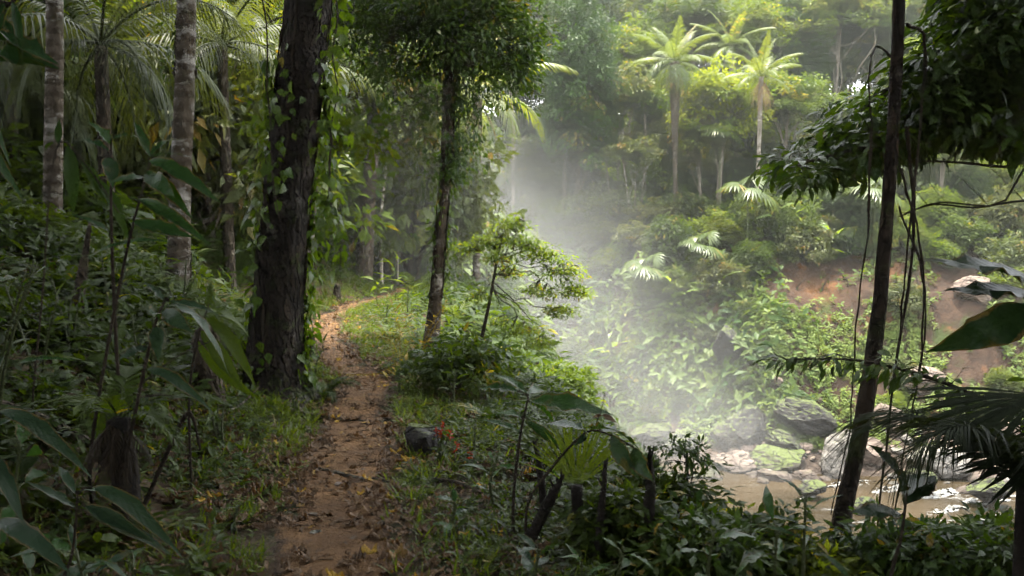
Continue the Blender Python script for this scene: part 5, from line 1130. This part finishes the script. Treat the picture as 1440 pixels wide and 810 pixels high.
for k, (px, d, top, R_, mat, lab) in enumerate([(1225, 5.2, 782, .34, 'herb', 'low leafy bush under the straight thin liana'), (1270, 4.8, 750, .34, 'dark', 'dark bush at the foot of the notched-leaf plant'), (1335, 5.0, 755, .36, 'herb', 'green bush between notched-leaf plant and young feather palm'), (1395, 4.6, 738, .36, 'dark', 'dark tangled bush under the young feather palm'), (1450, 4.9, 735, .36, 'herb', 'bush in the corner below the long-bladed fan palm'), (1075, 4.7, 735, .32, 'herb', 'leafy bush under the long waxy leaves'), (985, 4.3, 775, .30, 'dark', 'dark low bush below the airy twiggy shrub'), (880, 4.6, 745, .26, 'herb', 'low bush between the rotten stumps and the gorge rim'), (1140, 4.6, 778, .3, 'light', 'small bright bush left of the dark mossy stem foot')]):
    b = foot(px, d); leg = max(.02, W(px, top, d)[2] - b[2] - .32)
    bush_at('rim_bush', lab, px, d, (R_, R_ * .85, .20), 42, .075, mat, 840 + k, 44, MED if k % 2 else SMALL, (.13, .09), leg=leg, limb=.010)
for k, (px, d, h, n, L, T, mat, lab) in enumerate([
    (1062, 4.3, .50, 6, .30, LANCE, 'bluish', 'plant with long waxy leaves fanning over the round bright bush'), (1100, 4.0, .55, 7, .24, BIG, 'glossy', 'tall leafy herb in front of the dark mossy stem'),
    (1140, 3.9, .75, 7, .20, LANCE, 'glossy', 'thin-stalked plant with level leaves left of the dark mossy stem'), (1010, 3.9, .40, 7, .20, BIGW, 'glossy', 'low plant with heart-shaped leaves under the round bright bush'),
    (1215, 3.6, .5, 7, .24, LANCE, 'bluish', 'leafy stalk right against the base of the dark mossy stem'), (1330, 3.4, .6, 8, .30, BIG, 'glossy', 'clump of dark broad leaves beneath the young feather palm'),
    (1405, 3.2, .55, 8, .30, LANCE, 'glossy', 'dark spreading leaves in the lowest corner below the fan palm'), (880, 3.9, .28, 8, .16, BIG, 'glossy', 'small broad-leaved herb in front of the tallest rotten stump'),
    (700, 5.2, .35, 8, .17, BIG, 'glossy', 'broad-leaved herb between red blossoms and young sapling'), (668, 6.0, .35, 8, .16, LANCE, 'herb', 'leafy herb on the rim right behind the fallen stick'),
    (640, 4.6, .22, 8, .14, BIGW, 'glossy', 'round-leaved herb in front of the fallen stick'), (760, 3.9, .24, 8, .15, BIGW, 'bluish', 'pale waxy-leaved herb in front of the slanting stump'),
    (820, 3.7, .26, 8, .17, LANCE, 'glossy', 'low lance-leaved herb in front of the palm seedling'), (560, 8.6, .35, 9, .20, BIG, 'herb', 'leafy plant on the verge just before the golden sunlight streak'),
    (600, 9.2, .45, 9, .24, BIG, 'glossy', 'large-leaved plant on the rim behind the golden sunlight streak'), (640, 8.2, .4, 9, .2, LANCE, 'herb', 'lance-leaved plant above the red blossoms'),
    (545, 15.5, .45, 9, .30, LANCE, 'herb', 'broad arching plant on the inner side of the path bend'), (575, 17, .8, 10, .40, LANCE, 'mid', 'tall leafy plant beyond the slender leaning tree foot'), (530, 19.5, .6, 10, .40, BIG, 'mid', 'large-leaved plant in front of the brown trunk'), (556, 21, 1.1, 12, .5, LANCE, 'mid', 'leafy thicket plant hiding the end of the path')]):
    broad('leafy_herb' if k > 6 else 'broadleaf_plant', lab, foot(px, d), h, n, L, T, mat, 680 + k, el=(.15, .9), pet=.2)

# ---- the shaded bank up from the path
explicit('broadleaf_plant', 'plant with one large round leaf held high before the slim grey trunk', [(165, 620, 4.4), (160, 470, 4.4), (158, 330, 4.4), (160, 215, 4.4)],
    [(160, 205, 4.4, 132, 172, 4.35, BIGW, .4, .55), (160, 222, 4.4, 154, 262, 4.3, BIGW, .6, .05), (162, 196, 4.4, 210, 188, 4.5, BIGW, -.2, .2), (158, 214, 4.4, 100, 190, 4.5, LANCE, .4, .15), (160, 330, 4.4, 110, 300, 4.3, LANCE, .4, .3), (160, 350, 4.4, 215, 330, 4.3, LANCE, -.3, .4)], 'glossy', 701, r=.012)
explicit('broadleaf_plant', 'leaning stalk with a plume of long drooping leaves across the lichen-blotched trunk', [(120, 640, 4.2), (150, 480, 4.2), (182, 340, 4.2), (214, 230, 4.2)],
    [(212, 226, 4.2, 290, 270, 4.0, LANCE, -.5, .3), (213, 222, 4.2, 270, 215, 4.3, LANCE, -.3, .4), (208, 240, 4.2, 262, 300, 4.1, LANCE, -.8, .3), (214, 222, 4.2, 190, 170, 4.3, LANCE, .4, .4), (205, 250, 4.2, 170, 262, 4.0, LANCE, .6, .3), (196, 280, 4.2, 262, 330, 4.0, LANCE, -.5, .35), (188, 310, 4.2, 250, 350, 4.1, BIG, -.5, .4), (206, 245, 4.2, 236, 280, 4.0, BIG, -.6, .2), (180, 340, 4.2, 130, 355, 4.1, LANCE, .5, .3), (214, 224, 4.2, 248, 180, 4.4, LANCE, -.2, .5)], 'glossy', 702, r=.010)
explicit('broadleaf_plant', 'dark stem with bluish broad leaves hanging over the grassy bank', [(170, 660, 4.0), (190, 560, 4.0), (215, 460, 4.05), (232, 420, 4.1)],
    [(230, 424, 4.1, 206, 396, 4.1, BIG, .5, .5), (232, 422, 4.1, 268, 412, 4.2, BIG, -.2, .5), (228, 436, 4.08, 246, 470, 3.95, BIGW, -.6, .5), (222, 450, 4.06, 205, 440, 3.9, BIGW, .5, .5), (218, 460, 4.05, 222, 500, 3.95, BIGW, 0, .6), (206, 490, 4.03, 165, 505, 3.9, BIGW, .6, .5), (234, 424, 4.1, 300, 440, 4.1, LANCE, -.4, .7), (200, 520, 4.02, 276, 545, 3.9, LANCE, -.5, .5), (236, 424, 4.1, 330, 480, 4.2, LANCE, -.4, .75)], 'bluish', 703, r=.011, sticks=[((196, 540, 4.0), (250, 500, 4.1), (300, 478, 4.2)), ((190, 560, 4.0), (240, 560, 4.1), (262, 600, 4.1))])
explicit('broadleaf_plant', 'bright narrow-leaved stalk arching toward the foot of the massive trunk', [(262, 560, 5.0), (275, 480, 5.0), (292, 430, 5.0)],
    [(292, 432, 5.0, 352, 470, 5.1, LANCE, -.4, .8), (290, 436, 5.0, 345, 420, 5.2, LANCE, -.2, .8), (286, 446, 5.0, 362, 520, 5.0, LANCE, -.7, .7), (284, 450, 5.0, 240, 440, 5.0, LANCE, .5, .6), (280, 465, 5.0, 330, 545, 4.9, LANCE, -.8, .6), (292, 430, 5.0, 300, 392, 5.1, LANCE, .2, .7), (276, 480, 5., 318, 580, 4.9, LANCE, -1., .55)], 'herb', 704, r=.009)
explicit('tall_shrub', 'dark leafy branch tips hanging into the topmost corner above the slim grey trunk', [(-140, 700, 4.0), (-130, 400, 4.0), (-100, 150, 4.0), (-40, 40, 3.9), (30, 10, 3.8)],
    [(-30, 40, 3.9, 52, 105, 3.7, BIG, .4, .1), (30, 8, 3.8, 40, 70, 3.7, LANCE, .5, .1), (10, 10, 3.8, 12, 66, 3.7, LANCE, .5, .1), (40, 6, 3.8, 72, 40, 3.9, LANCE, .3, .15), (20, 10, 3.8, -10, 60, 3.7, LANCE, .5, .1), (-20, 30, 3.9, 30, 40, 3.7, LANCE, .4, .2), (-60, 90, 3.9, 50, 112, 3.7, BIGW, .4, .12), (-70, 100, 3.9, 20, 160, 3.7, LANCE, .4, .15), (-90, 140, 4., 10, 230, 3.8, LANCE, .5, .2)], 'glossy', 705, cat='shrub', r=.02)
explicit('leafy_twig', 'dark twig with drooping pointed leaves in front of the slim grey trunk', [(40, 560, 4.8), (60, 400, 4.8), (74, 260, 4.8), (92, 200, 4.8), (130, 240, 4.8), (170, 300, 4.8)],
    [(100, 206, 4.8, 112, 290, 4.7, LANCE, .3, .15), (118, 226, 4.8, 150, 280, 4.8, LANCE, -.3, .2), (135, 250, 4.8, 190, 320, 4.8, LANCE, -.4, .2), (92, 200, 4.8, 60, 215, 4.9, LANCE, .4, .2), (88, 205, 4.8, 82, 170, 4.8, BIG, .2, .1)], 'dark', 706, cat='plant', r=.006)
for k, (px, d, h, n, L, T, mat, el, lab) in enumerate([
    (30, 3.2, .18, 7, .30, BIG, 'bluish', (.1, .7), 'low rosette of waxy broad leaves in the darkest lower corner'), (95, 3.3, .30, 8, .27, LANCE, 'bluish', (.1, .8), 'spreading waxy leaves in front of the tree-fern stump'),
    (175, 3.5, .22, 8, .22, LANCE, 'glossy', (.1, .7), 'long-leaved plant at the foot of the tree-fern stump'), (20, 3.6, .5, 8, .26, BIG, 'glossy', (.1, .8), 'dark clump of broad leaves above the waxy rosette'),
    (-20, 4.4, .9, 10, .30, LANCE, 'glossy', (.1, .9), 'tall dark plant at the edge beneath the leafy branch tips'), (50, 5.4, .7, 12, .24, LANCE, 'herb', (.1, .9), 'leafy herb below the slim grey trunk'),
    (100, 6.2, .6, 12, .22, BIG, 'herb', (.1, .9), 'mid-height leafy plant beside the broken reddish stump'), (150, 7.6, .7, 20, .16, NARROW, 'yellow', (.2, .9), 'sunlit yellowish herb between the two pale trunks'),
    (205, 6.6, .5, 12, .22, BIG, 'herb', (.2, .9), 'leafy herb before the foot of the lichen-blotched trunk'), (250, 8.6, .8, 14, .24, LANCE, 'mid', (.2, .9), 'tall leafy plant round the lichen-blotched trunk'),
    (305, 7.8, .6, 12, .20, BIG, 'herb', (.2, .9), 'dark leafy plant squeezed against the massive trunk uphill'), (310, 6.0, .35, 10, .15, LANCE, 'herb', (.2, .9), 'small leafy herb on the grassy bank below the massive trunk'),
    (420, 7.6, .25, 10, .13, LANCE, 'herb', (.2, .9), 'grassy herb at the path edge beside the massive trunk foot'), (440, 9.4, .4, 12, .18, LANCE, 'herb', (.2, .9), 'leafy herb by the path just beyond the massive trunk'),
    (428, 11.5, .4, 12, .20, LANCE, 'herb', (.2, .9), 'herb at the inside of the path bend below the brown trunk'), (425, 13, .8, 12, .26, LANCE, 'mid', (.2, .9), 'tall plant partly behind the massive trunk along the path'),
    (424, 19, .8, 12, .34, LANCE, 'mid', (.2, .9), 'leafy plant on the far outer curve of the path'), (415, 22, 1.2, 14, .42, BIG, 'mid', (.2, .9), 'large-leaved thicket uphill of the far path curve'), (480, 24, 1.3, 14, .45, LANCE, 'mid', (.2, .9), 'broad arching plant just uphill of the brown trunk'),
    (255, 3.7, .20, 9, .13, LANCE, 'herb', (.2, .8), 'small herb on the grassy bank nearest the camera'), (330, 4.6, .18, 9, .11, LANCE, 'herb', (.2, .8), 'tiny herb at the leaf-strewn path edge')]):
    broad('leafy_herb' if d > 4.5 else 'broadleaf_plant', lab, foot(px, d), h, n, L, T, mat, 720 + k, el=el, pet=.2, stems=1 if n < 10 else 3)
explicit('broadleaf_plant', 'plant with the largest waxy leaves sweeping over the darkest lower corner', [(-30, 860, 3.0), (-40, 700, 3.0), (-40, 600, 3.0)],
    [(-10, 580, 3.0, 96, 622, 2.9, LANCE, -.3, .4), (-30, 640, 3.0, 20, 722, 2.85, LANCE, .4, .3), (-20, 740, 3.0, 66, 792, 2.8, LANCE, .2, .3), (-40, 620, 3., 60, 560, 3.2, LANCE, -.2, .35), (-40, 590, 3., -10, 500, 3.1, LANCE, .2, .3)], 'bluish', 715, r=.012)
explicit('broadleaf_plant', 'plant with long waxy leaves reaching toward the path below the tree-fern stump', [(60, 860, 3.1), (88, 790, 3.1), (100, 700, 3.1)],
    [(100, 696, 3.1, 158, 690, 3.2, LANCE, -.2, .5), (96, 700, 3.1, 70, 655, 3.2, LANCE, .4, .4), (120, 690, 3.1, 228, 742, 3.0, LANCE, -.3, .45), (110, 716, 3.1, 176, 776, 3.0, LANCE, -.4, .35), (96, 720, 3.1, 30, 690, 3.0, LANCE, .5, .4), (116, 730, 3.1, 215, 778, 3.05, LANCE, -.4, .3)], 'bluish', 716, r=.008)
# tree-fern stump with dead fronds, broken stumps, log, dark hollow bank
f = foot(172, 4.2)
t = thing('tree_fern_stump', 'leaning tree-fern stump skirted with grey hanging fronds on the dark bank', 'stump', f - [0, 0, .05]); st = G(); lf = G(); o = np.array(t.location); rng = rg(751)
P = curve([(0, 0, 0), W(165, 650, 4.2) - o, W(160, 592, 4.2) - o], 16); tube(st, P, [.065, .06, .055], 14, .5, .25, 7)
for i in range(11): 
    a = -1.6 + rng.normal(0, .9); pinnate(lf, rng, P[-1 - i % 4], a, rng.uniform(.2, .36), -.6 + rng.normal(0, .2), .9, 14, .07, .016, .8, rng.uniform(.1, .4), .006)
obj('stem', st, M['char'], t); obj('dead_fronds', lf, M['dead'], t, color=(.26, .28, .24))
fern('ground_fern', 'fern crown sprouting from the top of the tree-fern stump', P[-1] + o, 7, .55, 752, 'herb', (.3, 1.0), 1.5)
stump('broken reddish stump splintered at the top on the bank', [(108, 430), (116, 380), (128, 312)], 7.4, [.05, .045, .04, .012], 753, 'bark_brown', name='broken_stump')
stump('short brown stump left of the massive trunk', [(290, 480), (290, 462)], 7.0, [.12, .11, .10, .09], 754, 'bark_brown', 2, name='broken_stump')
stump('short weathered post-like stub at the outer edge of the path', [(437, 500), (437, 476)], 11.4, [.05, .045, .03], 755, 'bark_brown', 1, name='broken_stump')
stump('dark knotted stub beside the brown trunk', [(470, 440), (474, 400)], 21, [.14, .11, .06], 756, 'bark_brown', 1, name='broken_stump')
stick('fallen_log', 'rotting brown log lying along the dark bank', [onground(-60, 4.6, .08), onground(60, 4.7, .10), onground(150, 4.9, .06)], .055, 'bark_brown', 'log')
stick('fallen_stick', 'dark forked dead branch poking out of the bank above the grass', [onground(190, 4.2, .12), W(250, 596, 4.2), W(266, 590, 4.2), W(276, 636, 4.2)], .012)
# ferns along both sides
for k, (px, d, n, L, lab) in enumerate([(455, 8.6, 7, .5, 'fern at the path edge right below the massive trunk'), (345, 9.2, 8, .7, 'fern tucked behind the massive trunk uphill'), (575, 10.2, 7, .55, 'fern on the verge by the yellow stalks'), (630, 11.2, 8, .7, 'fern at the rim left of the small layered tree'), (545, 13.6, 8, .7, 'fern opposite the narrow bend of the path'), (600, 15.5, 8, 1.0, 'large fern behind the foot of the slender leaning tree'), (690, 7.6, 7, .55, 'fern at the rim above the red blossoms'), (200, 9.6, 8, .8, 'fern between the lichen-blotched trunk and the yellowish herb'), (400, 15, 8, .9, 'fern on the hill seen just past the massive trunk'), (470, 28, 9, 1.5, 'big fern on the slope above the path end'), (585, 24, 9, 1.4, 'big fern on the rim under the hazy grey-green tree'), (640, 19, 9, 1.2, 'hazy fern dipping toward the mist'), (90, 8.4, 8, .8, 'fern in the shade below the slim grey trunk')]):
    fern('ground_fern', lab, foot(px, d), n, L, 770 + k, 'herb' if d < 12 else 'mid')
# banana and heliconia clumps on the far bank
for k, (px, d, h, n, L, mat, lab) in enumerate([(962, 49.5, 2.2, 11, 1.5, 'banana', 'big-leaved banana clump at the lip of the cliff'), (1002, 49.8, 2.2, 9, 1.3, 'banana', 'banana plant with yellowed leaves at the lip of the cliff'), (930, 50, 1.8, 9, 1.4, 'herb', 'dark big-leaved clump on the mist side of the banana plants'), (1150, 51.5, 2.4, 10, 1.4, 'banana', 'banana plant with dead brown leaves above the ochre scar'), (740, 45, 2.6, 12, 1.9, 'mid', 'large-leaved clump dissolving in the mist'), (1098, 53, 2.4, 9, 1.4, 'banana', 'drooping big-leaved plant beside the star-crowned palm foot'), (870, 50.5, 2.0, 9, 1.3, 'banana', 'yellow-tinged big-leaved plant under the pale forked stems'), (1290, 52, 2.2, 9, 1.3, 'herb', 'big-leaved plant behind the swinging liana')]):
    broad('banana_plant', lab, foot(px, d), h, n, L, BIG, mat, 800 + k, cat='plant', el=(.2, 1.1), pet=.3, sr=.06, stems=2, splay=.35, color=(1.15, 1.1, .9) if k in (1, 6) else None)
# hanging creepers on the misty cliff
for k, (px, d, L, lab) in enumerate([(840, 47.5, 4.0, 'longest creeper trailing down the misty cliff'), (870, 47, 3.2, 'creeper trailing beside the longest one on the misty cliff'), (902, 46.5, 3.4, 'creeper trailing below the dark big-leaved clump'), (938, 46.5, 2.8, 'short creeper under the banana clump'), (820, 48, 3.0, 'faint creeper nearest the thick of the mist')]):
    p = foot(px, d + 4); p[1] = d + 1.6; p[2] = terrain(p[0:1], p[1:2])[0] + .8
    hang_strand('hanging_vine', lab, p + [0, -.8, 0], L, 820 + k, 'mid', .34, 110, sway=.5, r=.03, T=FAR, spread=.45)
# ------------------------------------------------------------------ unseen canopy trees added outside the frame to shade the foreground
GC = 'unseen trees added around the viewpoint for shade'
SH = Proto('added_canopy_tree', 'tree', 'bark_brown', 'dark', b_dense(14, (4.6, 4.6, 2.6), 10.8, 240, .34, 130, (1.1, .5), .24, .3), 901, GC)
for k, (x, y, s) in enumerate(SHADE):
    SH.place((x, y, tz(x, y) - .2), k * 1.7, s, 'unseen canopy tree added near the viewpoint to shade the foreground')

for k in range(15):  # unseen evergreens added behind the camera to keep sky light off the foreground
    x, y = -17 + 5 * (k % 8) + (k // 8) * 2.5, (-8.5, -14)[k // 8] - 1.5 * (k % 3)
    r = HILL['d0' if k % 2 else 'd1'].place((x, y, tz(x, max(y, -6)) - .2), k * 1.3, 1.05, 'unseen tall evergreen added behind the viewpoint to block sky light'); r['group'] = GC
# ------------------------------------------------------------------ air
def haze_mat(name, dens, col, aniso):
    k = N(name); v = k.n('ShaderNodeVolumePrincipled', ins={'Color': col, 'Density': dens, 'Anisotropy': aniso}); k.t.links.new(v.outputs[0], k.out.inputs['Volume']); return k.m
def box(name, lo, hi, mat, kind='stuff'):
    lo = np.array(lo, float); hi = np.array(hi, float)
    V = [[(lo, hi)[i][0], (lo, hi)[j][1], (lo, hi)[q][2]] for i in (0, 1) for j in (0, 1) for q in (0, 1)]
    me = bpy.data.meshes.new(name); me.from_pydata(V, [], [(0, 1, 3, 2), (4, 6, 7, 5), (0, 4, 5, 1), (2, 3, 7, 6), (0, 2, 6, 4), (1, 5, 7, 3)]); me.materials.append(mat)
    o = bpy.data.objects.new(name, me); COL.objects.link(o); o['kind'] = kind; return o
box('haze', (-200, -70, -13), (200, 310, 75), haze_mat('haze_air', HAZE, (.93, .97, .92), .35))
def mist_mat():
    k = N('mist_vapour'); pos = k.gpos()
    tot = None
    for (cx, cy, cz, rx, ry, rz, a) in MIST:
        mp = k.n('ShaderNodeVectorMath', operation='SUBTRACT'); k.set(mp.inputs[0], pos); mp.inputs[1].default_value = (cx, cy, cz)
        dv = k.n('ShaderNodeVectorMath', operation='DIVIDE'); k.set(dv.inputs[0], mp.outputs[0]); dv.inputs[1].default_value = (rx, ry, rz)
        ln = k.n('ShaderNodeVectorMath', operation='LENGTH'); k.set(ln.inputs[0], dv.outputs[0])
        f = k.math('MULTIPLY', k.math('SUBTRACT', 1., k.ramp(ln.outputs['Value'], .05, 1.)), a)
        tot = f if tot is None else k.math('ADD', tot, f)
    n = k.noise(.22, 3, .55, pos, (1, 1, .8), .6)
    d = k.math('MULTIPLY', tot, k.math('ADD', .35, k.math('MULTIPLY', k.ramp(n, .3, .7), 1.1)))
    v = k.n('ShaderNodeVolumePrincipled', ins={'Color': (.97, .97, .95), 'Anisotropy': .2}); k.set(v.inputs['Density'], d)
    k.t.links.new(v.outputs[0], k.out.inputs['Volume']); return k.m
mo = box('mist', (-15, 17, -11), (20, 50, 12), mist_mat())

# ------------------------------------------------------------------ light, camera, render
S = Vector(SUN).normalized(); el = math.asin(S.z); az = math.atan2(S.x, S.y)
w = bpy.data.worlds.new('World'); scene.world = w; w.use_nodes = True; nt = w.node_tree
sky = nt.nodes.new('ShaderNodeTexSky'); sky.sky_type = 'NISHITA'; sky.sun_disc = False; sky.sun_elevation = el; sky.sun_rotation = az; sky.dust_density = 2.5; sky.air_density = 1.2
bg = nt.nodes['Background']; bw = nt.nodes.new('ShaderNodeRGBToBW'); nt.links.new(sky.outputs[0], bw.inputs[0]); hs = nt.nodes.new('ShaderNodeMix'); hs.data_type = 'RGBA'; hs.inputs['Factor'].default_value = .88; nt.links.new(sky.outputs[0], hs.inputs['A']); nt.links.new(bw.outputs[0], hs.inputs['B']); nt.links.new(hs.outputs['Result'], bg.inputs[0])   # a white, hazy sky; bg.inputs[1].default_value = SKY
L = bpy.data.lights.new('sun', 'SUN'); L.energy = SUNP; L.angle = math.radians(.55); L.color = (1, .91, .74)
lo_ = bpy.data.objects.new('sun', L); COL.objects.link(lo_); lo_.rotation_euler = S.to_track_quat('Z', 'Y').to_euler()
cam = bpy.data.cameras.new('camera'); co = bpy.data.objects.new('camera', cam); COL.objects.link(co)
cam.sensor_width = 36; cam.lens = 36 * F / 1440; cam.clip_end = 600; cam.clip_start = .05
co.location = (0, 0, CAMZ); co.rotation_euler = (PI / 2 - math.atan(75 / F), 0, 0); scene.camera = co
cam.dof.use_dof = False
vs = scene.view_settings; vs.view_transform = 'Standard'; vs.look = 'None'; vs.exposure = EXPO; vs.gamma = 1; vs.use_curve_mapping = False
scene.render.engine = 'CYCLES'; cy = scene.cycles
cy.use_denoising = True
try: cy.denoiser = 'OPENIMAGEDENOISE'
except Exception: pass
try: cy.denoising_prefilter = 'ACCURATE'
except Exception: pass
try: cy.denoising_input_passes = 'RGB'
except Exception: pass
cy.max_bounces = 5; cy.diffuse_bounces = 1; cy.glossy_bounces = 2; cy.transmission_bounces = 3; cy.transparent_max_bounces = 8; cy.volume_bounces = 1
cy.volume_step_rate = 2.; cy.volume_max_steps = 96; cy.sample_clamp_indirect = 4; cy.caustics_reflective = False; cy.caustics_refractive = False
cy.use_adaptive_sampling = True; cy.adaptive_threshold = .006
scene.render.use_persistent_data = False
